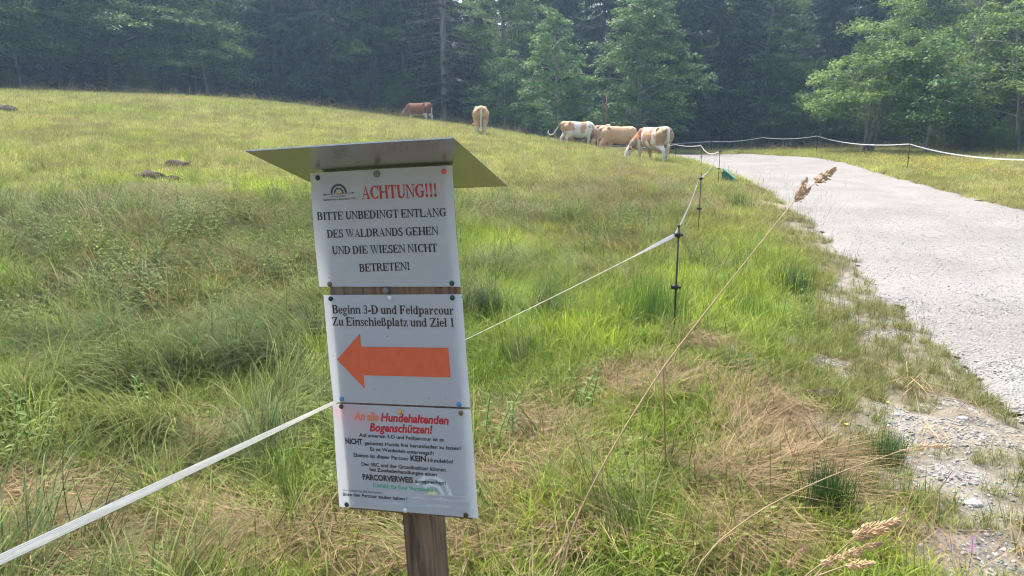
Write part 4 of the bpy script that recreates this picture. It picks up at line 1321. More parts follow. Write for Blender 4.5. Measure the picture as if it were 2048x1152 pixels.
C_ = 676
SERIF = {
    'A': (722, [[(330, 690), (400, 690), (650, 0), (490, 0)], [(335, 690), (365, 610), (128, 10), (88, 10)], R4(180, 205, 540, 245)] + serif(10, 205, 0, 1) + serif(420, 712, 0, 1)),
    'B': (667, stem(75, 0, C_, 145, 'l', 'l') + [R4(215, 640, 330, C_), R4(215, 335, 350, 372), R4(215, 0, 350, 38)] + ring(330, 507, 240, 169, 140, 34, -90, 90) + ring(345, 187, 275, 187, 150, 38, -90, 90)),
    'C': (722, ring(400, 335, 360, 352, 160, 40, 48, 318) + [[(640, 690), (668, 690), (678, 440), (650, 440), (600, 590)]]),
    'D': (722, stem(75, 0, C_, 145, 'l', 'l') + [R4(215, 638, 330, C_), R4(215, 0, 330, 38)] + ring(325, 338, 360, 338, 160, 40, -90, 90)),
    'E': (667, stem(75, 0, C_, 145, 'l', 'l') + [R4(215, 638, 600, C_), [(610, C_), (614, 500), (588, 500), (520, 645), (520, C_)], R4(215, 322, 430, 360), R4(410, 220, 438, 462), R4(215, 0, 600, 38), [(600, 0), (640, 195), (612, 195), (520, 30), (520, 0)]]),
    'F': (611, stem(75, 0, C_, 145, 'lr', 'l') + [R4(215, 638, 570, C_), [(580, C_), (584, 490), (558, 490), (490, 645), (490, C_)], R4(215, 322, 400, 360), R4(390, 220, 418, 462)]),
    'G': (778, ring(410, 335, 365, 352, 160, 40, 48, 300) + [[(650, 690), (678, 690), (686, 450), (658, 450), (610, 590)], R4(535, 40, 680, 300)] + serif(470, 755, 320, -1)),
    'H': (778, stem(75, 0, C_, 145) + stem(558, 0, C_, 145) + [R4(215, 322, 560, 362)]),
    'I': (389, stem(122, 0, C_, 145)),
    'L': (667, stem(75, 0, C_, 145) + [R4(215, 0, 600, 38), [(600, 0), (645, 230), (615, 230), (500, 30), (500, 0)]]),
    'N': (722, [[(60, C_), (220, C_), (630, 60), (630, -15), (595, -15)], R4(105, 0, 145, 640), R4(590, 0, 630, C_)] + serif(20, 120, C_, -1) + serif(20, 230, 0, 1) + serif(500, 710, C_, -1)),
    'P': (611, stem(75, 0, C_, 145, 'lr', 'l') + [R4(215, 640, 330, C_), R4(215, 290, 330, 328)] + ring(325, 483, 255, 193, 145, 36, -90, 90)),
    'R': (722, stem(75, 0, C_, 145, 'lr', 'l') + [R4(215, 640, 330, C_), R4(215, 320, 350, 356), [(310, 345), (450, 345), (690, 0), (530, 0)]] + ring(330, 498, 255, 178, 145, 36, -90, 90) + serif(520, 715, 0, 1)),
    'S': (556, ring(270, 502, 195, 188, 115, 38, 35, 215) + ring(285, 172, 225, 186, 120, 38, -150, 45) + [[(95, 440), (165, 350), (300, 280), (390, 235), (440, 300), (330, 375), (200, 440), (150, 520)], R4(440, 495, 466, 690), R4(45, -14, 72, 215)]),
    'T': (667, stem(262, 0, C_, 145, 'lr', '') + [R4(40, 638, 630, C_), [(40, C_), (60, C_), (120, 640), (62, 490), (34, 490)], [(630, C_), (610, C_), (550, 640), (608, 490), (636, 490)]]),
    'U': (722, [R4(90, 230, 235, C_), R4(572, 230, 612, C_)] + ring(351, 240, 261, 258, 140, 75, 180, 300) + ring(351, 240, 261, 258, 60, 70, 300, 360) + serif(30, 300, C_, -1) + serif(500, 690, C_, -1)),
    'W': (1000, [[(55, C_), (215, C_), (385, -15), (325, -15)], [(325, -15), (375, -15), (560, C_), (515, C_)], [(425, C_), (585, C_), (745, -15), (690, -15)], [(690, -15), (740, -15), (930, C_), (880, C_)]] + serif(10, 290, C_, -1) + serif(390, 640, C_, -1) + serif(810, 985, C_, -1)),
    'Z': (667, [R4(60, 638, 610, C_), [(430, 650), (615, C_), (230, 25), (35, 0)], R4(40, 0, 600, 38), [(60, C_), (90, C_), (130, 640), (72, 480), (45, 480)], [(600, 0), (645, 215), (615, 215), (500, 38)]]),
    '!': (333, [[(95, 640), (130, 690), (205, 690), (240, 640), (180, 215), (155, 215)]] + ring(167, 68, 82, 82, 82, 82, 0, 360)),
    '-': (333, [R4(44, 170, 290, 285)]),
    '1': (500, stem(190, 0, 688, 130, 'lr', '') + [[(70, 610), (190, 640), (250, 688), (190, 688)]]),
    '3': (500, ring(235, 515, 180, 172, 100, 40, -80, 160) + ring(230, 195, 205, 208, 115, 44, -150, 90) + [R4(150, 340, 250, 385)]),
    'a': (500, ring(205, 120, 165, 132, 105, 40, 60, 330) + ring(225, 340, 165, 133, 110, 40, 10, 170) + [R4(280, 60, 392, 360), [(392, 120), (392, 0), (440, 0), (478, 40), (470, 60), (420, 50)], [(230, 235), (300, 280), (300, 230), (250, 200)]] + ring(100, 335, 55, 50, 55, 50, 0, 360, 8)),
    'c': (444, ring(235, 230, 205, 244, 118, 42, 40, 320) + ring(340, 365, 62, 58, 62, 58, 0, 360, 8)),
    'd': (556, ring(235, 225, 210, 240, 120, 46, 20, 340) + [R4(335, 0, 462, 676), [(335, 676), (335, 650), (270, 655), (270, 676)], [(462, 0), (462, 60), (525, 45), (525, 20)]]),
    'e': (444, ring(230, 230, 208, 244, 120, 40, 0, 330) + [R4(110, 240, 430, 278)]),
    'g': (500, ring(235, 310, 190, 165, 112, 34, 0, 360) + [R4(340, 400, 485, 450)] + ring(240, -85, 220, 120, 60, 62, 0, 360) + [[(100, 190), (150, 160), (200, 60), (390, 35), (330, 0), (150, 10), (95, 80)]]),
    'h': (556, stem(60, 0, 676, 125, 'lr', 'l', 40) + stem(375, 0, 330, 125, 'lr', '', 40) + ring(335, 320, 165, 155, 125, 60, 0, 150)),
    'i': (278, stem(75, 0, 460, 128, 'lr', 'l', 42) + ring(138, 605, 76, 76, 76, 76, 0, 360, 10)),
    'l': (278, stem(75, 0, 676, 128, 'lr', 'l', 42)),
    'n': (556, stem(60, 0, 460, 125, 'lr', 'l', 40) + stem(375, 0, 330, 125, 'lr', '', 40) + ring(335, 320, 165, 155, 125, 60, 0, 150)),
    'o': (500, ring(250, 230, 225, 244, 122, 40, 0, 360)),
    'p': (556, stem(65, -205, 460, 125, 'lr', 'l', 42) + ring(310, 230, 215, 244, 122, 46, -150, 150)),
    'r': (444, stem(65, 0, 460, 125, 'lr', 'l', 42) + ring(330, 390, 76, 76, 76, 76, 0, 360, 8) + [[(185, 330), (300, 440), (360, 470), (330, 400), (190, 290)]]),
    's': (389, ring(185, 350, 140, 124, 85, 36, 30, 215) + ring(195, 115, 155, 128, 88, 36, -150, 45) + [[(60, 310), (120, 250), (250, 180), (310, 190), (250, 260), (110, 330)], R4(318, 335, 340, 470), R4(35, -10, 58, 150)]),
    't': (333, [R4(95, 70, 218, 590), R4(20, 420, 318, 460), [(20, 440), (218, 640), (218, 420)]] + ring(200, 85, 105, 97, 60, 50, 180, 320)),
    'u': (556, [R4(65, 130, 190, 460), R4(355, 0, 480, 460), [(480, 0), (480, 60), (540, 45), (540, 20)]] + ring(225, 140, 160, 152, 120, 70, 180, 330) + serif(20, 190, 460, -1) + serif(300, 480, 460, -1)),
    'z': (444, [R4(40, 420, 410, 460), [(270, 430), (410, 460), (180, 20), (25, 0)], R4(30, 0, 410, 40), [(405, 0), (428, 160), (400, 160), (330, 30)], [(40, 460), (60, 460), (90, 420), (66, 320), (40, 320)]]),
    'ß': (556, stem(65, 0, 520, 125, 'lr', '', 42) + ring(250, 510, 185, 176, 115, 44, 0, 180) + ring(255, 430, 160, 110, 100, 40, -80, 60) + ring(290, 185, 225, 196, 120, 46, -110, 100)),
    ' ': (250, []),
}
M_CACHE = {}


def flat_mat(name, c, rough=.45):
    if name not in M_CACHE:
        M_CACHE[name] = noise_mat(name, tuple(v * .92 for v in c), tuple(min(1, v * 1.06) for v in c), 60, rough, spec=.4)
    return M_CACHE[name]


def bow(x, z): return 0.0


def serif_line(mb, text, x0, x1, z0, z1, cap):
    """fit a bold serif line between two baseline ends, millimetres"""
    adv = sum(SERIF[c][0] for c in text) - 60
    cur = -30; k = 0
    for c in text:
        w, polys = SERIF[c]
        for p in polys:
            V = []
            mx_, my_ = sum(q[0] for q in p) / len(p), sum(q[1] for q in p) / len(p)
            for x, y in p:
                lo_ = c.islower() or c.isdigit()
                x += (9 if lo_ else 16) * (1 if x > mx_ else -1); y += (9 if lo_ else 15) * (1 if y > my_ else -1)
                u = (cur + x) / adv
                V.append((x0 + u * (x1 - x0), -.35 - .012 * (k % 16), z0 + (z1 - z0) * u + y / 676 * cap))
            k += 1
            area = sum(V[i][0] * V[(i + 1) % len(V)][2] - V[(i + 1) % len(V)][0] * V[i][2] for i in range(len(V)))
            mb.add(V if area > 0 else V[::-1], [tuple(range(len(V)))])
        cur += w
    return mb


def sans_line(mb, text, x0, x1, z0, z1, cap, bold=.0, shear=0.0):
    cu = bpy.data.curves.new('line', 'FONT'); cu.body = text; cu.offset = bold; cu.shear = shear; cu.resolution_u = 3
    o = bpy.data.objects.new('line', cu); COL.objects.link(o)
    dg = bpy.context.evaluated_depsgraph_get()
    me = bpy.data.meshes.new_from_object(o.evaluated_get(dg))
    V = np.array([v.co[:] for v in me.vertices]); F = [tuple(p.vertices) for p in me.polygons]
    bpy.data.objects.remove(o); bpy.data.curves.remove(cu); bpy.data.meshes.remove(me)
    a, b = V[:, 0].min(), V[:, 0].max()
    u = (V[:, 0] - a) / (b - a)
    mb.add(np.stack([x0 + u * (x1 - x0), np.full(len(V), -.35), z0 + (z1 - z0) * u + V[:, 1] / .69 * cap * 1.1], -1), F)
    return mb


# ------------------------------------------------------------------ sign post
SB = 1.72                                               # height of the sign's top above the foot of its post
SM = Euler((math.radians(-2.93), math.radians(-4.32), math.radians(-17.18)), 'XYZ').to_matrix()
SP = Vector((-.2504, 1.4733, 1.7043)) - SM @ Vector((0, 0, SB))
sign = empty('sign_post', SP, 0, 'wooden sign post with three laminated notices under a small metal roof', 'sign')
sign.rotation_euler = SM.to_euler()


def wood(name, c1, c2, axis_scale):
    m, nt, N, L, P, O = newmat(name)
    tc = N.new('ShaderNodeTexCoord'); mp = N.new('ShaderNodeMapping'); mp.inputs['Scale'].default_value = axis_scale
    n1 = N.new('ShaderNodeTexNoise'); n1.inputs['Scale'].default_value = 8; n1.inputs['Detail'].default_value = 8; n1.inputs['Distortion'].default_value = .6
    n2 = N.new('ShaderNodeTexNoise'); n2.inputs['Scale'].default_value = 5; n2.inputs['Detail'].default_value = 3
    L.new(tc.outputs['Object'], mp.inputs[0]); L.new(mp.outputs[0], n1.inputs['Vector']); L.new(tc.outputs['Object'], n2.inputs['Vector'])
    cr = N.new('ShaderNodeValToRGB'); cr.color_ramp.elements[0].position = .32; cr.color_ramp.elements[1].position = .66
    cr.color_ramp.elements[0].color = (*c1, 1); cr.color_ramp.elements[1].color = (*c2, 1)
    L.new(n1.outputs[0], cr.inputs[0])
    mx = N.new('ShaderNodeMix'); mx.data_type = 'RGBA'; mx.inputs['B'].default_value = (.13, .125, .115, 1)
    mr = N.new('ShaderNodeMapRange'); mr.inputs['From Min'].default_value = .5; mr.inputs['From Max'].default_value = .7; mr.inputs['To Max'].default_value = .6
    L.new(n2.outputs[0], mr.inputs['Value']); L.new(mr.outputs[0], mx.inputs['Factor']); L.new(cr.outputs[0], mx.inputs['A'])
    L.new(mx.outputs['Result'], P.inputs['Base Color']); P.inputs['Roughness'].default_value = .75
    bp = N.new('ShaderNodeBump'); bp.inputs['Strength'].default_value = .5; bp.inputs['Distance'].default_value = .004
    L.new(n1.outputs[0], bp.inputs['Height']); L.new(bp.outputs[0], P.inputs['Normal'])
    return m


M_POST = wood('weathered_post', (.055, .034, .022), (.19, .12, .075), (9, 9, .8))
M_BOARD = wood('stained_board', (.075, .045, .027), (.2, .125, .075), (14, 14, .9))
mb = MB(); mb.box((.008, .059, (SB - .02 - .12) / 2 - .1), (.033, .0355, (SB + .12 - .02) / 2), bev=.004)
post = mb.build('post', M_POST, sign, smooth=False)
mb = MB()
mb.ball((.004, .0235, SB - .765), .006, 8, 6, (1, .2, 1.3)); mb.build('knot', M_DARKBARK, post)
mb = MB(); mb.box((.003, .0125, SB - .344), (.1365, .0095, .3435), bev=.002)
board = mb.build('backing_board', M_BOARD, sign, smooth=False)
# roof plate
m, nt, N, L, P, O = newmat('brushed_aluminium')
tc = N.new('ShaderNodeTexCoord'); mp = N.new('ShaderNodeMapping'); mp.inputs['Scale'].default_value = (60, 6, 6); mp.inputs['Rotation'].default_value = (0, 0, .5)
n1 = N.new('ShaderNodeTexNoise'); n1.inputs['Scale'].default_value = 4; n1.inputs['Detail'].default_value = 6
n2 = N.new('ShaderNodeTexNoise'); n2.inputs['Scale'].default_value = 9; n2.inputs['Detail'].default_value = 6
L.new(tc.outputs['Object'], mp.inputs[0]); L.new(mp.outputs[0], n1.inputs['Vector']); L.new(tc.outputs['Object'], n2.inputs['Vector'])
cr = N.new('ShaderNodeValToRGB'); cr.color_ramp.elements[0].position = .35; cr.color_ramp.elements[1].position = .75
cr.color_ramp.elements[0].color = (.38, .38, .37, 1); cr.color_ramp.elements[1].color = (.47, .47, .46, 1)
L.new(n1.outputs[0], cr.inputs[0]); L.new(cr.outputs[0], P.inputs['Base Color'])
P.inputs['Metallic'].default_value = .78
mr = N.new('ShaderNodeMapRange'); mr.inputs['To Min'].default_value = .16; mr.inputs['To Max'].default_value = .32
L.new(n2.outputs[0], mr.inputs['Value']); L.new(mr.outputs[0], P.inputs['Roughness'])
M_ALU = m
bm = bmesh.new()
cr_ = [Vector(v) for v in ((-.190, -.143, .048), (.205, -.134, .044), (.196, .173, -.0425), (-.1985, .164, -.038))]
nrm = (cr_[1] - cr_[0]).cross(cr_[3] - cr_[0]).normalized()
g = []
for i in range(9):
    for j in range(7):
        u, v = i / 8, j / 6
        p = (cr_[0] * (1 - u) + cr_[1] * u) * (1 - v) + (cr_[3] * (1 - u) + cr_[2] * u) * v
        p = p + nrm * (.0018 * math.sin(3.1 * u) * math.sin(2.5 * v + .4)) + Vector((0, 0, SB))
        g.append(p)
V = g + [p + nrm * .0022 for p in g]
F = []
for i in range(8):
    for j in range(6):
        a = i * 7 + j; F.append((a, a + 1, a + 8, a + 7)); F.append((63 + a, 63 + a + 7, 63 + a + 8, 63 + a + 1))
for i in range(8):
    a = i * 7; F.append((a, a + 7, a + 70, a + 63)); b = a + 6; F.append((b, b + 63, b + 70, b + 7))
for j in range(6):
    a = j; F.append((a, a + 63, a + 64, a + 1)); b = 56 + j; F.append((b, b + 1, b + 64, b + 63))
bm.free()
ro = link('roof_plate', mesh('roof_plate', V, F, [M_ALU]), sign)


def paper(name, tint, stain=None):
    m, nt, N, L, P, O = newmat(name)
    tc = N.new('ShaderNodeTexCoord'); n1 = N.new('ShaderNodeTexNoise'); n1.inputs['Scale'].default_value = 14; n1.inputs['Detail'].default_value = 4
    L.new(tc.outputs['Object'], n1.inputs['Vector'])
    mx = N.new('ShaderNodeMix'); mx.data_type = 'RGBA'; mx.inputs['A'].default_value = (*tint, 1); mx.inputs['B'].default_value = (*(v * .93 for v in tint), 1)
    L.new(n1.outputs[0], mx.inputs['Factor']); out = mx.outputs['Result']
    # fly specks
    vo = N.new('ShaderNodeTexVoronoi'); vo.inputs['Scale'].default_value = 26; L.new(tc.outputs['Object'], vo.inputs['Vector'])
    lt = N.new('ShaderNodeMath'); lt.operation = 'LESS_THAN'; lt.inputs[1].default_value = .035; L.new(vo.outputs['Distance'], lt.inputs[0])
    m2 = N.new('ShaderNodeMix'); m2.data_type = 'RGBA'; m2.inputs['B'].default_value = (.25, .24, .22, 1)
    L.new(lt.outputs[0], m2.inputs['Factor']); L.new(out, m2.inputs['A']); out = m2.outputs['Result']
    for c, r, colr in (stain or ()):
        d = N.new('ShaderNodeVectorMath'); d.operation = 'DISTANCE'; d.inputs[1].default_value = c; L.new(tc.outputs['Object'], d.inputs[0])
        ad = N.new('ShaderNodeMath'); ad.operation = 'MULTIPLY_ADD'; ad.inputs[1].default_value = .03; L.new(n1.outputs[0], ad.inputs[0]); L.new(d.outputs['Value'], ad.inputs[2])
        k = N.new('ShaderNodeMapRange'); k.inputs['From Min'].default_value = r + .015; k.inputs['From Max'].default_value = r * .3; k.inputs['To Max'].default_value = .55
        L.new(ad.outputs[0], k.inputs['Value'])
        m3 = N.new('ShaderNodeMix'); m3.data_type = 'RGBA'; m3.inputs['B'].default_value = (*colr, 1)
        L.new(k.outputs[0], m3.inputs['Factor']); L.new(out, m3.inputs['A']); out = m3.outputs['Result']
    L.new(out, P.inputs['Base Color']); P.inputs['Roughness'].default_value = .28; P.inputs['Specular IOR Level'].default_value = .5
    bp = N.new('ShaderNodeBump'); bp.inputs['Strength'].default_value = .08; bp.inputs['Distance'].default_value = .01
    L.new(n1.outputs[0], bp.inputs['Height']); L.new(bp.outputs[0], P.inputs['Normal'])
    tr = N.new('ShaderNodeBsdfTranslucent'); L.new(out, tr.inputs['Color'])
    ms = N.new('ShaderNodeMixShader'); ms.inputs[0].default_value = .38
    L.new(P.outputs[0], ms.inputs[1]); L.new(tr.outputs[0], ms.inputs[2]); L.new(ms.outputs[0], O.inputs['Surface'])
    return m


PAPER = (.58, .615, .665)


def sheet(label, corners, mat, curl):
    """laminated notice; corners tl,tr,bl,br in mm; curl(u,v) lifts it in mm"""
    V = []; n, k = 25, 19
    for i in range(n):
        for j in range(k):
            u, v = i / (n - 1), j / (k - 1)
            x = (corners[0][0] * (1 - u) + corners[1][0] * u) * (1 - v) + (corners[2][0] * (1 - u) + corners[3][0] * u) * v
            z = (corners[0][1] * (1 - u) + corners[1][1] * u) * (1 - v) + (corners[2][1] * (1 - u) + corners[3][1] * u) * v
            V.append((x / 1000, -.001 - curl(u, v) / 1000, SB + z / 1000))
    F = [(i * k + j, i * k + j + 1, (i + 1) * k + j + 1, (i + 1) * k + j) for i in range(n - 1) for j in range(k - 1)]
    o = link('notice_sheet', mesh('notice_sheet', V, F, [mat], True), sign)
    o['label'] = label
    return o


def prints(name, mb, colour, parent, cn, crn, curl, lift=0.0):
    """put flat print (mm on the sign plane) just proud of its curled sheet"""
    x0, x1 = crn[0][0], crn[1][0]; zt, zb = crn[0][1], crn[2][1]
    V = [(x / 1000, y / 1000 - .001 - curl(min(1, max(0, (x - x0) / (x1 - x0))), min(1, max(0, (z - zt) / (zb - zt)))) / 1000 - lift / 1000, SB + z / 1000) for x, y, z in mb.V]
    return link(name, mesh(name, V, mb.F, [flat_mat(cn, colour)]), parent)


def curl1(u, v): return 1.2 + 5 * max(0, abs(u - .5) - .42) * 10 * .6 * math.sin(math.pi * v) + 1.2 * math.sin(math.pi * v)
def curl2(u, v): return 1.2 + 1.6 * math.sin(math.pi * v) + 4 * max(0, v - .82) * u
def curl3(u, v): return 1.2 + 1.0 * math.sin(math.pi * v) + 2.5 * max(0, abs(u - .5) - .4) * 6


c1 = [(-149.5, 5.5), (149, 3.5), (-152.6, -218.5), (149.5, -222)]
c2 = [(-145.3, -235.5), (151.1, -236.3), (-145.0, -455.7), (153.2, -456)]
c3 = [(-146.5, -459.2), (153.8, -460.1), (-153.0, -681.0), (154.4, -681)]
s1 = sheet('white notice with a red heading under the metal roof', c1, paper('notice_paper', PAPER), curl1)
s2 = sheet('white notice with a large red orange arrow', c2, paper('arrow_paper', PAPER), curl2)
s3 = sheet('white notice of small print with a faded corner emblem', c3, paper('rules_paper', PAPER, [((-.095, -.002, SB - .484), .05, (.85, .45, .5)), ((-.135, -.002, SB - .474), .03, (.8, .45, .55)), ((-.02, -.002, SB - .665), .06, (.6, .66, .72))]), curl3)

INK = (.022, .022, .026); REDI = (.36, .035, .03)
mb = MB(); serif_line(mb, 'ACHTUNG!!!', -40.6, 115.3, -49.7, -52.2, 24); prints('heading', mb, REDI, s1, 'red_ink', c1, curl1)
mb = MB()
for t, a, b, z0, z1 in (('BITTE UNBEDINGT ENTLANG', -140.9, 130.6, -86.2, -89), ('DES WALDRANDS GEHEN', -123.2, 111.9, -121.3, -122.9), ('UND DIE WIESEN NICHT', -115.4, 107.4, -154.1, -154.8), ('BETRETEN!', -59.3, 48, -189.9, -188.4)):
    serif_line(mb, t, a, b, z0, z1, 15)
prints('lettering', mb, INK, s1, 'black_ink', c1, curl1)


def half_disc(mb, cx, cz, r0, r1, a0=0, a1=180, n=20, y=-.35):
    for i in range(n):
        p = []
        for a, r in ((a0 + (a1 - a0) * i / n, r1), (a0 + (a1 - a0) * (i + 1) / n, r1), (a0 + (a1 - a0) * (i + 1) / n, r0), (a0 + (a1 - a0) * i / n, r0)):
            a = math.radians(a); p.append((cx + r * math.cos(a), y, cz + r * math.sin(a)))
        mb.add(p, [(0, 1, 2, 3)])


mb = MB(); half_disc(mb, -90, -36, 13.6, 18); half_disc(mb, -90, -36, 7.2, 10.6)
mb.add([(-122, -.36, -37.2), (-60, -.36, -36.2), (-60, -.36, -37.4), (-122, -.36, -38.4)], [(0, 3, 2, 1)])
mb.add([(-62, -.37, -34.6), (-56, -.37, -36.7), (-62, -.37, -38.8)], [(0, 2, 1)])
mb.add([(-125, -.37, -35.6), (-117, -.37, -37.0), (-117, -.37, -38.6), (-125, -.37, -40.2), (-122.5, -.37, -37.9)], [(0, 4, 3, 2, 1)])
sans_line(mb, 'BAD GOISERN', -108, -74, -43.6, -43.2, 2.6, .01); sans_line(mb, 'Salzkammergut Bogensport Club', -125, -54.5, -49.4, -49.0, 3.6, .02)
prints('club_emblem', mb, (.03, .05, .055), s1, 'emblem_ink', c1, curl1)
mb = MB(); half_disc(mb, -90, -36, 0.01, 4.6, y=-.38); prints('emblem_sun', mb, (.6, .42, .05), s1, 'gold_ink', c1, curl1)
# second notice
mb = MB(); serif_line(mb, 'Beginn 3-D und Feldparcour', -127.5, 132.1, -272.3, -275, 16.5)
prints('lettering', mb, (.035, .024, .024), s2, 'brown_black_ink', c2, curl2)
mb = MB(); serif_line(mb, 'Zu Einschießplatz und Ziel 1', -130, 132.4, -296.7, -298.6, 16.5)
prints('lettering', mb, (.035, .024, .024), s2, 'brown_black_ink', c2, curl2)
ar = [(-126.8, -366.5), (-69.8, -312.7), (-70.1, -339.0), (116.1, -339.7), (117.1, -396.7), (-70.1, -398.3), (-70.4, -425.1)]
mb = MB(); cx_ = sum(p[0] for p in ar) / 7; cz_ = -368
nseg = 16
mb.add([(-126.8, -.35, -366.5), (-69.8, -.35, -312.7), (-70.4, -.35, -425.1)], [(0, 2, 1)])
for i in range(nseg):
    a, b = -70.1 + 186.6 * i / nseg, -70.1 + 186.6 * (i + 1) / nseg
    mb.add([(a, -.35, -339.2), (b, -.35, -339.4), (b, -.35, -397.5), (a, -.35, -397.7)], [(0, 3, 2, 1)])
prints('arrow', mb, (.56, .105, .045), s2, 'orange_print', c2, curl2, .35)
# third notice
B_ = .024
mb = MB(); sans_line(mb, 'Hundehaltenden', -41, 105.9, -491.3, -492.1, 15, .035, .22); sans_line(mb, 'Bogenschützen!', -67.5, 70.6, -513.4, -512.4, 15, .035, .22)
prints('heading', mb, (.42, .02, .035), s3, 'crimson_ink', c3, curl3)
mb = MB(); sans_line(mb, 'An alle', -100.4, -45, -490.8, -491.2, 15, .035, .22); prints('faded_heading', mb, (.62, .16, .08), s3, 'faded_orange_ink', c3, curl3)
mb = MB()
FOOT = (('Der Vorstand des SBC Bad Goisern', -140.9, -52.5, -646.1, -646.1, 4.6, 0), ('Bitte den Parcour sauber halten !', -141.9, 3.7, -656, -655.8, 6.6, B_))
for t, a, b, z0, z1, cp, bo in (('Auf unserem 3-D und Feldparcour ist es', -92.4, 92.8, -526.2, -527.3, 6.6, B_), ('NICHT', -124.9, -86, -542.6, -542.6, 10, .04), ('gestattet Hunde frei herumlaufen zu lassen!', -82, 127.3, -542.6, -542.8, 6.6, B_),
                                ('Es ist Weidevieh unterwegs!!!', -70.1, 69.3, -554.7, -556.2, 6.8, B_), ('Ebenso ist dieser Parcour', -109, 14.5, -569.6, -570.5, 7, B_), ('KEIN', 18, 52, -570.8, -570.8, 10, .04), ('Hundeklo!', 56, 109.6, -571, -571.3, 7, B_),
                                ('Der SBC und der Grundbesitzer können', -92.6, 92.4, -587.9, -588.8, 7, B_), ('bei Zuwiederhandlungen einen', -75.2, 72.3, -598.2, -600, 7, B_), ('PARCORVERWEIS', -93.1, 20, -617.4, -617, 10.5, .04), ('aussprechen!', 24, 90.4, -616.6, -616.2, 7, B_)):
    sans_line(mb, t, a, b, z0, z1, cp, bo)
prints('lettering', mb, INK, s3, 'black_ink', c3, curl3)
mb = MB()
for t, a, b, z0, z1, cp, bo in FOOT: sans_line(mb, t, a, b, z0, z1, cp, bo)
prints('lettering', mb, INK, s3, 'black_ink', c3, curl3)
mb = MB(); sans_line(mb, 'DANKE für Euer Verständnis !', -70.5, 68.8, -632.4, -633, 7.2, B_); prints('green_lettering', mb, (.06, .34, .2), s3, 'green_ink', c3, curl3, .05)
mb = MB(); sans_line(mb, 'Viel Spaß beim Bogenschießen.', -88.4, 48.8, -666.2, -667.1, 6.4, B_); prints('faded_lettering', mb, (.42, .5, .6), s3, 'washed_blue_ink', c3, curl3, .05)
mb = MB(); half_disc(mb, 60, -640, 34, 42, 0, 150, y=-.3); half_disc(mb, 60, -640, 18, 26, 0, 140, y=-.3)
mb.add([(-28, -.31, -640.2), (136, -.31, -637), (136, -.31, -638.6), (-28, -.31, -641.4)], [(0, 3, 2, 1)]); mb.add([(132, -.32, -634), (144, -.32, -637.6), (132, -.32, -641.6)], [(0, 2, 1)])
sans_line(mb, 'Salzkammergut Bogensport Club', -29.7, 143, -651.5, -649, 6, .012); sans_line(mb, 'Bad Goisern', 42, 99.6, -665.4, -664.1, 6, .012)
prints('faded_emblem', mb, (.5, .56, .59), s3, 'washed_grey_ink', c3, curl3, -.1)
mb = MB(); half_disc(mb, 60, -640, .01, 10, 0, 180, y=-.3); prints('emblem_sun', mb, (.66, .6, .3), s3, 'washed_gold_ink', c3, curl3, -.1)
PINC = dict(slate=(.035, .04, .05), red=(.6, .1, .08), olive=(.13, .1, .04), green=(.01, .06, .045), steel=(.35, .34, .3), white=(.6, .6, .56), navy=(.015, .015, .045), blue=(.06, .22, .45), brown=(.06, .04, .03), orange=(.62, .3, .05))
for sh_, c, x, z in ((s1, 'slate', -133.2, -4.5), (s1, 'red', 131.8, -7), (s1, 'olive', -128.3, -213.7), (s1, 'green', 132.4, -215.1), (s2, 'white', 1, -241.9), (s2, 'navy', -129, -242.9), (s2, 'green', 131.4, -242.8), (s2, 'blue', -124.8, -448.7), (s2, 'blue', 129.7, -451),
                     (s3, 'brown', -127.3, -464.5), (s3, 'orange', 2.8, -471), (s3, 'olive', 132.7, -468), (s3, 'green', -135.8, -675), (s3, 'white', -2.6, -677), (s3, 'brown', 128.4, -676)):
    mb = MB(); mb.ball((x / 1000, -.0035, SB + z / 1000), .0052, 12, 8, (1, .55, 1)); mb.tube([(x / 1000, -.004, SB + z / 1000), (x / 1000, .004, SB + z / 1000)], .0012, 6)
    o = mb.build('push_pin', flat_mat('pin_' + c, PINC[c], .25), sh_); o['label'] = '%s push pin' % c
for x, z, r, par in ((-5.4, -4.0, .0068, s1), (-6.3, -227.5, .0062, board)):
    mb = MB(); mb.tube([(x / 1000, -.0075, SB + z / 1000), (x / 1000, -.0055, SB + z / 1000), (x / 1000, .006, SB + z / 1000)], [r * .8, r, r], 14)
    mb.ball((x / 1000, -.0075, SB + z / 1000), r * .35, 6, 5, (1, .3, 1))
    mb.build('screw', flat_mat('screw_steel', (.16, .16, .15), .4), par)

# ------------------------------------------------------------------ fence posts and tape
M_ROD = noise_mat('dark_rod', (.02, .02, .018), (.05, .045, .035), 30, .5)
M_CLIP = flat_mat('black_plastic', (.016, .017, .02), .4)
m, nt, N, L, P, O = newmat('white_tape')
at = N.new('ShaderNodeAttribute'); at.attribute_name = 'acr'
wv = N.new('ShaderNodeMath'); wv.operation = 'MULTIPLY'; wv.inputs[1].default_value = 6.0; L.new(at.outputs['Fac'], wv.inputs[0])
fr2 = N.new('ShaderNodeMath'); fr2.operation = 'FRACT'; L.new(wv.outputs[0], fr2.inputs[0])
lt = N.new('ShaderNodeMath'); lt.operation = 'LESS_THAN'; lt.inputs[1].default_value = .2; L.new(fr2.outputs[0], lt.inputs[0])
nz = N.new('ShaderNodeTexNoise'); nz.inputs['Scale'].default_value = 70; g_ = N.new('ShaderNodeMath'); g_.operation = 'GREATER_THAN'; g_.inputs[1].default_value = .44; L.new(nz.outputs[0], g_.inputs[0])
mm = N.new('ShaderNodeMath'); mm.operation = 'MULTIPLY'; L.new(lt.outputs[0], mm.inputs[0]); L.new(g_.outputs[0], mm.inputs[1])
mx = N.new('ShaderNodeMix'); mx.data_type = 'RGBA'; mx.inputs['A'].default_value = (.86, .86, .86, 1); mx.inputs['B'].default_value = (.5, .51, .52, 1)
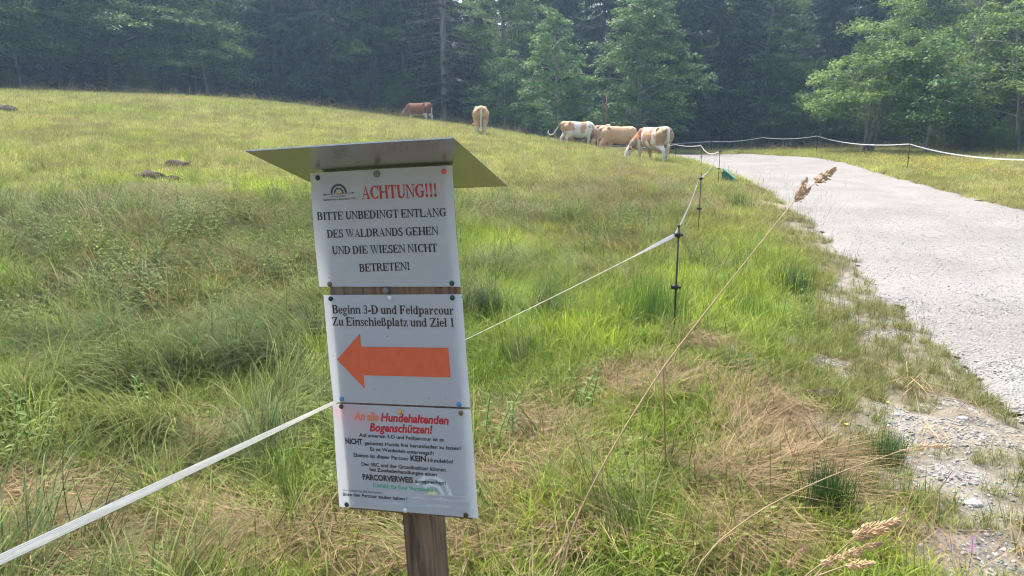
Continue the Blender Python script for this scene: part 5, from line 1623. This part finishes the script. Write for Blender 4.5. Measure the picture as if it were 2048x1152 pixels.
L.new(mm.outputs[0], mx.inputs['Factor']); L.new(mx.outputs['Result'], P.inputs['Base Color']); P.inputs['Roughness'].default_value = .5
tr = N.new('ShaderNodeBsdfTranslucent'); L.new(mx.outputs['Result'], tr.inputs['Color']); ms = N.new('ShaderNodeMixShader'); ms.inputs[0].default_value = .4
L.new(P.outputs[0], ms.inputs[1]); L.new(tr.outputs[0], ms.inputs[2]); L.new(ms.outputs[0], O.inputs['Surface'])
M_TAPE = m


def fence_post(top, label, r=.0075, mid=True):
    x, y, zt = top
    g = float(H(np.array([x]), np.array([y]))[0])
    o = empty('fence_post', (x, y, g), 0, label, 'fence post', 'thin posts of the pasture fence')
    h = zt - g
    mb = MB(); mb.tube([(0, 0, -.15), (0, 0, h * .5), (0, 0, h + .07)], [r, r, r * .9], 8); mb.tube([(0, 0, h + .065), (0, 0, h + .085)], [r * 1.5, r * 1.1], 8)
    mb.build('shaft', M_ROD, o)
    for hh in ((h, h * .5) if mid else (h,)):
        mb = MB(); mb.tube([(0, 0, hh - .02), (0, 0, hh + .02)], [.017, .017], 10)
        mb.box((-.028, 0, hh), (.012, .011, .013), bev=.003); mb.box((.028, 0, hh), (.010, .010, .010), bev=.003); mb.box((-.038, 0, hh + .006), (.004, .012, .02), bev=.002)
        mb.build('insulator', M_CLIP, o)
    return (x, y, zt)


def tape(pts, w, label, sag, twist=0.0, roll=0.0):
    P = []
    for i in range(len(pts) - 1):
        a, b = np.array(pts[i], float), np.array(pts[i + 1], float)
        for k in np.linspace(0, 1, 40, endpoint=False):
            p = a * (1 - k) + b * k; p[2] -= sag[i] * 4 * k * (1 - k); P.append(p)
    P.append(np.array(pts[-1], float)); P = np.array(P); n = len(P)
    d = np.gradient(P, axis=0); d /= np.linalg.norm(d, axis=1)[:, None]
    side = np.cross(d, [0, 0, 1.0]); side /= np.linalg.norm(side, axis=1)[:, None]; up = np.cross(side, d)
    s = np.r_[0, np.cumsum(np.linalg.norm(np.diff(P, axis=0), axis=1))]
    th = twist * np.sin(s * .45)
    if roll: th = th + roll * sstep(0, 1, (s - 5.2) / 2.0) * (1 - sstep(0, 1, (s - 9.3) / .8))
    wv = up * np.cos(th)[:, None] + side * np.sin(th)[:, None]; nv = side * np.cos(th)[:, None] - up * np.sin(th)[:, None]
    V = []; A = []
    for ww, tt_, a in ((-.5, 0, 0), (-.25, .0008, .25), (0, .001, .5), (.25, .0008, .75), (.5, 0, 1), (.25, -.0008, .75), (0, -.001, .5), (-.25, -.0008, .25)):
        V.append(P + wv * ww * w + nv * tt_); A.append(np.full(n, a))
    V = np.stack(V, 1).reshape(-1, 3); A = np.stack(A, 1).ravel()
    F = [(i * 8 + k, i * 8 + (k + 1) % 8, (i + 1) * 8 + (k + 1) % 8, (i + 1) * 8 + k) for i in range(n - 1) for k in range(8)]
    return tag(link('fence_tape', mesh('fence_tape', V, F, [M_TAPE], False, {'acr': A})), label, 'fence tape', 'white electric fence tapes')


pN = [fence_post(ray(1357, 470, 6.2), 'nearest fence post, with two black clips beside the rush clump', .0085),
      fence_post(ray(1402, 357, 12.0), 'second fence post along the verge, with two black clips', .0085),
      fence_post(ray(1440, 303, 21.0), 'fence post beside the green wedge box', .0085),
      fence_post(ray(1404, 291, 28.7), 'fence post at the road edge beyond the green wedge box', .009),
      fence_post(ray(1352, 289, 35.0), 'fence post just right of the patched cow', .01)]
o_ = np.array((-.035, -.01, 0))
tape([(-3.93, -2.7, .56), (-1.285, 1.75, .72)] + [tuple(np.array(p) + o_) for p in pN] + [tuple(ray(1268, 294, 41)), tuple(ray(1212, 294, 46))], .031,
     'near white fence tape running from the left border behind the sign', [.0, .02, .06, .12, .16, .05, .08, .05], .12, .98)
pF = [fence_post(ray(1423, 283, 49.5), 'far fence post beyond the bend of the road', .022, False),
      fence_post(ray(1525, 275, 49), 'far fence post at the top of the road bend', .022, False),
      fence_post(ray(1635, 272, 44), 'tallest far fence post across the road, mid way', .02, False),
      fence_post(ray(1820, 288, 28), 'far side fence post in the yellow flowers', .014, True)]
tape([tuple(ray(1215, 291, 51))] + [tuple(np.array(p) + o_ * .5) for p in pF] + [tuple(ray(2125, 319, 18))], .036, 'far white fence tape across the road along the wood', [.05, .1, .12, .2, .18], .1)

# ------------------------------------------------------------------ green box, pole, mole hills
gb = ray(1456, 352, 22.0); gz = float(H(np.array([gb[0]]), np.array([gb[1]]))[0])
o = empty('wedge_box', (gb[0], gb[1], gz), math.radians(-16), 'small turquoise green wedge box at the road edge', 'box')
o.scale = (1.25, 1.25, 1.25)
mb = MB()
prof_ = [(-.12, 0), (.16, 0), (.13, .10), (-.10, .27), (-.14, .25)]
V = [(x, y, z) for y in (-.12, .12) for x, z in prof_]
mb.add(V, [(0, 1, 2, 3, 4), (9, 8, 7, 6, 5)] + [(i, 5 + i, 5 + (i + 1) % 5, (i + 1) % 5) for i in range(5)])
mb.build('body', flat_mat('dark_green_paint', (.035, .16, .12), .45), o, smooth=False)
mb = MB(); mb.box((0, 0, 0), (.20, .15, .012), Matrix.Translation((.03, 0, .205)) @ Matrix.Rotation(math.radians(38), 4, 'Y'), .004)
mb.build('lid', flat_mat('turquoise_paint', (.10, .36, .27), .4), o, smooth=False)
pp = ray(1211, 300, 47); pz = float(T(pp[0], pp[1])); pt_ = ray(1211, 188, 47)[2] - pz
mb = MB(); mb.tube([(0, 0, -.3), (0, 0, pt_)], [.045, .04], 8)
o = mb.build('iron_pole', noise_mat('rusty_iron', (.15, .05, .035), (.26, .1, .07), 12, .7)); o.location = (pp[0], pp[1], pz)
tag(o, 'thin rusty red pole standing behind the cows', 'pole')
M_EARTH = noise_mat('dark_earth', (.02, .015, .011), (.065, .045, .03), 18, .95, .8)


def clod(name, px, py, r, h, label, cat, group=None, mat=None):
    g = ground_at(px, py); rng = np.random.default_rng(int(px))
    mb = MB(); mb.ball((0, 0, 0), 1, 18, 10, (r, r * rng.uniform(.6, .8), h))
    V = np.array(mb.V); nrm_ = fnoise(V[:, 0] * 9 / r * .3 + px, V[:, 1] * 9 / r * .3 + V[:, 2] * 7, 301, 4)
    V = V * (.65 + .8 * nrm_)[:, None]
    o = link(name, mesh(name, V, mb.F, [mat or M_EARTH], True)); o.location = (g[0], g[1], float(H(np.array([g[0]]), np.array([g[1]]))[0]) + h * .15)
    return tag(o, label, cat, group)


clod('mole_hill', 297, 362, .36, .17, 'broad dark earth mound, widest of the mole hills', 'mole hill', 'mole hills on the slope')
clod('mole_hill', 354, 339, .3, .16, 'dark earth mound highest up the middle of the slope', 'mole hill', 'mole hills on the slope')
clod('mole_hill', 347, 367, .2, .12, 'small dark earth mound right of the broad mound', 'mole hill', 'mole hills on the slope')
clod('mole_hill', 8, 226, .5, .25, 'low dark mound near the left border below the crest', 'mole hill', 'mole hills on the slope')
clod('earth_clod', 1652, 806, .12, .05, 'dark fibrous earth clod in the verge', 'clod')

# ------------------------------------------------------------------ rush clumps
M_RUSH = leaf_mat('rush_blade', (.03, .075, .025), (.09, .16, .045), .25)
M_RUSHB = leaf_mat('bright_rush_blade', (.06, .13, .025), (.15, .25, .05), .3)
rr_ = np.random.default_rng(77)


def rush(px, py, n, R, h, label, mat, spread=.12):
    g = ground_at(px, py)
    me = bmesh_of('rush_blades', [blades(rr_, n, R, h, h * .22, .0045, spread, .1, .35, .25, segs=4)], mat)
    o = link('rush_clump', me); o.location = (g[0], g[1], float(H(np.array([g[0]]), np.array([g[1]]))[0]))
    return tag(o, label, 'rushes', 'rush clumps')


rush(1310, 655, 420, .26, .42, 'bright green rush clump left of the nearest fence post', M_RUSHB)
rush(1655, 1035, 340, .085, .22, 'dark green rush clump crossed by a long straw stem', M_RUSH)
rush(1772, 930, 300, .075, .17, 'dark green rush clump under a pale nodding seed head', M_RUSH)
rush(1146, 452, 260, .3, .36, 'green rush tussock in the meadow right of the upper notice', M_RUSHB, .25)
rush(1475, 420, 260, .25, .38, 'rush clump at the road edge nearest the green box', M_RUSH)
rush(1585, 585, 300, .2, .3, 'rush clump in the verge beside the road bend', M_RUSH)
rush(1500, 640, 260, .25, .28, 'soft green rush clump in the middle of the verge', M_RUSHB, .2)
rush(1460, 760, 160, .1, .15, 'bright low tuft at the lower side of the gravel patch', M_RUSHB, .3)

# ------------------------------------------------------------------ tall straw coloured reed stems in front
M_STRAW = noise_mat('reed_straw', (.24, .165, .08), (.36, .27, .145), 40, .6)
M_BROWNSTEM = noise_mat('brown_reed', (.24, .15, .07), (.34, .23, .11), 30, .6)
M_HEAD = noise_mat('reed_head', (.34, .22, .12), (.52, .37, .22), 60, .8)


def smooth_path(P, n=24):
    P = np.array(P, float); t = np.linspace(0, 1, len(P)); u = np.linspace(0, 1, n)
    Q = np.stack([np.interp(u, t, P[:, k]) for k in range(3)], -1)
    for _ in range(3): Q[1:-1] = (Q[:-2] + 2 * Q[1:-1] + Q[2:]) / 4
    return Q


def head(parent, a, b, r, n, lean=.5):
    """dense reed seed head from a to b built of small spikelets in side clusters"""
    rng = np.random.default_rng(n); a = np.array(a); b = np.array(b); ax = b - a; ln = np.linalg.norm(ax); ax /= ln
    s = np.cross(ax, [0, 0, 1.0]); s /= np.linalg.norm(s); u = np.cross(s, ax)
    mb = MB(); mb.tube([a, b], [r * .16, r * .06], 5)
    for i in range(n):
        t = rng.uniform(0, 1) ** .9; prof = math.sin(math.pi * min(1, .12 + .88 * t) ** .8) * .9 + .12
        prof *= .65 + .5 * abs(math.sin(t * 11 + n))
        ang = rng.uniform(0, 6.28); rad = r * prof * rng.uniform(.15, 1)
        c = a + ax * ln * t + (s * math.cos(ang) + u * math.sin(ang)) * rad
        d = ax + (s * math.cos(ang) + u * math.sin(ang)) * lean; d /= np.linalg.norm(d)
        l_ = r * rng.uniform(.55, 1.0); w_ = l_ * .2
        e1 = np.cross(d, [.3, .5, .8]); e1 /= np.linalg.norm(e1); e2 = np.cross(d, e1)
        mb.add([c, c + d * l_ * .4 + e1 * w_, c + d * l_ * .4 - e1 * w_ * .5 + e2 * w_ * .87, c + d * l_ * .4 - e1 * w_ * .5 - e2 * w_ * .87, c + d * l_],
               [(0, 2, 1), (0, 3, 2), (0, 1, 3), (4, 1, 2), (4, 2, 3), (4, 3, 1)])
    return mb.build('seed_head', M_HEAD, parent, smooth=False)


def reed(label, segs, heads, r0=.002, r1=.0012, mat=None, extra=()):
    base = segs[0]
    bpos = Vector(base)
    o = empty('reed_stem', bpos, 0, label, 'reed', 'dry reed stems in front')
    rel = lambda p: np.array(p) - np.array(base)
    Q = smooth_path([rel(p) for p in segs]); mb = MB(); mb.tube(Q, list(np.linspace(r0, r1, len(Q))), 6); mb.build('stem', mat or M_STRAW, o)
    for e in extra:
        mb = MB(); mb.tube([rel(p) for p in e[0]], e[1], 6); mb.build(e[2], e[3], o)
    for a, b, r, n in heads:
        h_ = head(o, rel(a), rel(b), r, n)
    return o


gpt = lambda px, py, d: ray(px, py, d)
k0 = ray(1085, 1200, 1.52); k0[2] = max(k0[2], .3)
bend_ = ray(1326, 733, 1.75)
low = np.array([ray(1060, 1250, 1.45)[0] - .02, 1.4, 0.02])
reed('long kinked brown reed stem leaning up to the road, with parted brown seed heads', [low, ray(1100, 1140, 1.5), ray(1215, 910, 1.62), bend_, ray(1450, 575, 1.85), ray(1590, 400, 1.98)],
     [(ray(1588, 402, 1.98), ray(1618, 377, 2.0), .011, 150), (ray(1597, 392, 1.99), ray(1612, 360, 2.0), .010, 120), (ray(1630, 366, 2.0), ray(1668, 340, 2.02), .012, 190)], .0026, .0014, M_STRAW,
     [([ray(1590, 400, 1.98), ray(1632, 365, 2.0)], [.0012, .001], 'head_stalk', M_STRAW), ([bend_, ray(1329, 800, 1.75), ray(1331, 930, 1.76)], [.0022, .002, .0016], 'broken_leaf_sheath', M_BROWNSTEM)])
reed('thin straw stem nodding to the right over the rushes, with one pale drooping head', [ray(1250, 1260, 1.2) * np.array([1, 1, 0]) + np.array([0, 0, .02]), ray(1350, 1150, 1.3), ray(1512, 1022, 1.42), ray(1650, 955, 1.5), ray(1790, 905, 1.57), ray(1835, 893, 1.6)],
     [(ray(1832, 893, 1.6), ray(1900, 892, 1.62), .0075, 170), (ray(1800, 902, 1.58), ray(1845, 899, 1.6), .005, 70)], .0016, .0008)
for lab, x0, y0, x1, y1, xb, d, r, n in (('front straw reed with the largest brown seed head', 1708, 1076, 1795, 1042, 1590, 1.0, .0095, 300), ('front straw reed with a slim brown seed head beneath the largest one', 1640, 1130, 1760, 1086, 1570, .98, .0075, 260),
                                        ('front straw reed with a short seed head at the bottom edge', 1690, 1132, 1745, 1126, 1560, 1.02, .007, 160), ('front straw reed with a small reddish seed head', 1576, 1135, 1606, 1098, 1560, 1.04, .0062, 120)):
    b0 = ray(xb, 1260, d * .97); b0[2] = .03
    reed(lab, [b0, ray(xb + 8, 1190, d * .99), ray((xb + x0) / 2 + 6, (1150 + y0) / 2 + 12, d), ray(x0, y0, d)], [(ray(x0, y0, d), ray(x1, y1, d * 1.01), r, n)], .0018, .001)

# loosestrife, buttercups, leafy plants
fl = ray(1932, 1150, 2.75); g = float(H(np.array([fl[0]]), np.array([fl[1]]))[0])
fb = ground_at(1936, 1150)
o = empty('purple_loosestrife', (fb[0], fb[1], float(H(np.array([fb[0]]), np.array([fb[1]]))[0])), 0, 'single purple flower spike near the lower right corner', 'flower')
mb = MB(); mb.tube([(0, 0, -.02), (.003, 0, .08), (0, .003, .155)], [.002, .0016, .001], 5); mb.build('stem', M_GREEN, o)
mb = MB(); rng = np.random.default_rng(4)
for i in range(60):
    t = rng.uniform(0, 1); a = rng.uniform(0, 6.28); r = .013 * (1 - .6 * t); c = np.array([r * math.cos(a) * .7, r * math.sin(a) * .7, .08 + .075 * t]); d = np.array([math.cos(a), math.sin(a), .5]) * .007
    s = np.array([-math.sin(a), math.cos(a), 0]) * .003
    mb.add([c, c + d * .5 + s, c + d, c + d * .5 - s], [(0, 1, 2, 3)])
mb.build('flower_spike', noise_mat('purple_petal', (.22, .05, .24), (.4, .12, .4), 40, .6), o, smooth=False)
M_BUT = flat_mat('yellow_petal', (.72, .5, .02), .5)
for i, (px, py, lab) in enumerate(((1437, 532, 'yellow buttercup, rear one of the close pair right of the nearest fence post'), (1446, 539, 'yellow buttercup, front one of the close pair right of the nearest fence post'), (1531, 584, 'yellow buttercup by the rush clump in the verge'),
                                   (1384, 942, 'yellow buttercup among the dry straw beneath the broken reed sheath'), (1689, 882, 'yellow buttercup above the dark green rush clumps'), (1655, 575, 'yellow buttercup closest to the road edge'), (1772, 832, 'yellow buttercup in the bare gravelly verge above the nodding seed head'))):
    g = ground_at(px, py + 6); h_ = .07 + .03 * (i % 3)
    mb = MB(); mb.tube([(0, 0, -.02), (0, 0, h_)], [.0016, .0012], 5)
    b = MB()
    for k in range(5):
        a = k * 1.2566; c, s = math.cos(a), math.sin(a); q = .011
        b.add([(0, 0, h_), (q * .6 * c - q * .45 * s, q * .6 * s + q * .45 * c, h_ + .004), (q * c * 1.1, q * s * 1.1, h_ + .006), (q * .6 * c + q * .45 * s, q * .6 * s - q * .45 * c, h_ + .004)], [(0, 3, 2, 1)])
    o = empty('buttercup', (g[0], g[1], float(H(np.array([g[0]]), np.array([g[1]]))[0])), i, lab, 'flower', 'buttercups in the verge grass')
    mb.build('stem', M_GREEN, o); b.build('petals', M_BUT, o, smooth=False)
M_NET = leaf_mat('nettle_leaf', (.09, .17, .04), (.19, .3, .07), .35)
for i, (px, py, h_, lab) in enumerate(((978, 905, .33, 'bright young leafy plant at the right edge of the lowest notice'), (1170, 820, .3, 'leafy nettle plant at the foot of the green tussocks'), (300, 850, .35, 'pale leafy plant in the lodged grass above the tape'))):
    g = ground_at(px, py); me = bmesh_of('nettle', weed(np.random.default_rng(i + 40), h_, .25), M_NET)
    o = link('leafy_plant', me); o.location = (g[0], g[1], float(H(np.array([g[0]]), np.array([g[1]]))[0])); tag(o, lab, 'plant')
for i, (px, py, r, lab) in enumerate(((1716, 1040, .05, 'pale flat stone in a bare gap beside the dark rush clump'), (1925, 846, .03, 'white stone at the road edge above the seed heads'), (1790, 840, .025, 'small white stone in the bare verge'), (1946, 1022, .035, 'pale stone in the gravelly grass near the right border'))):
    clod('stone', px, py, r, r * .5, lab, 'stone', None, noise_mat('pale_stone', (.4, .39, .37), (.6, .59, .57), 30, .85, .4) if i == 0 else bpy.data.materials['pale_stone'])
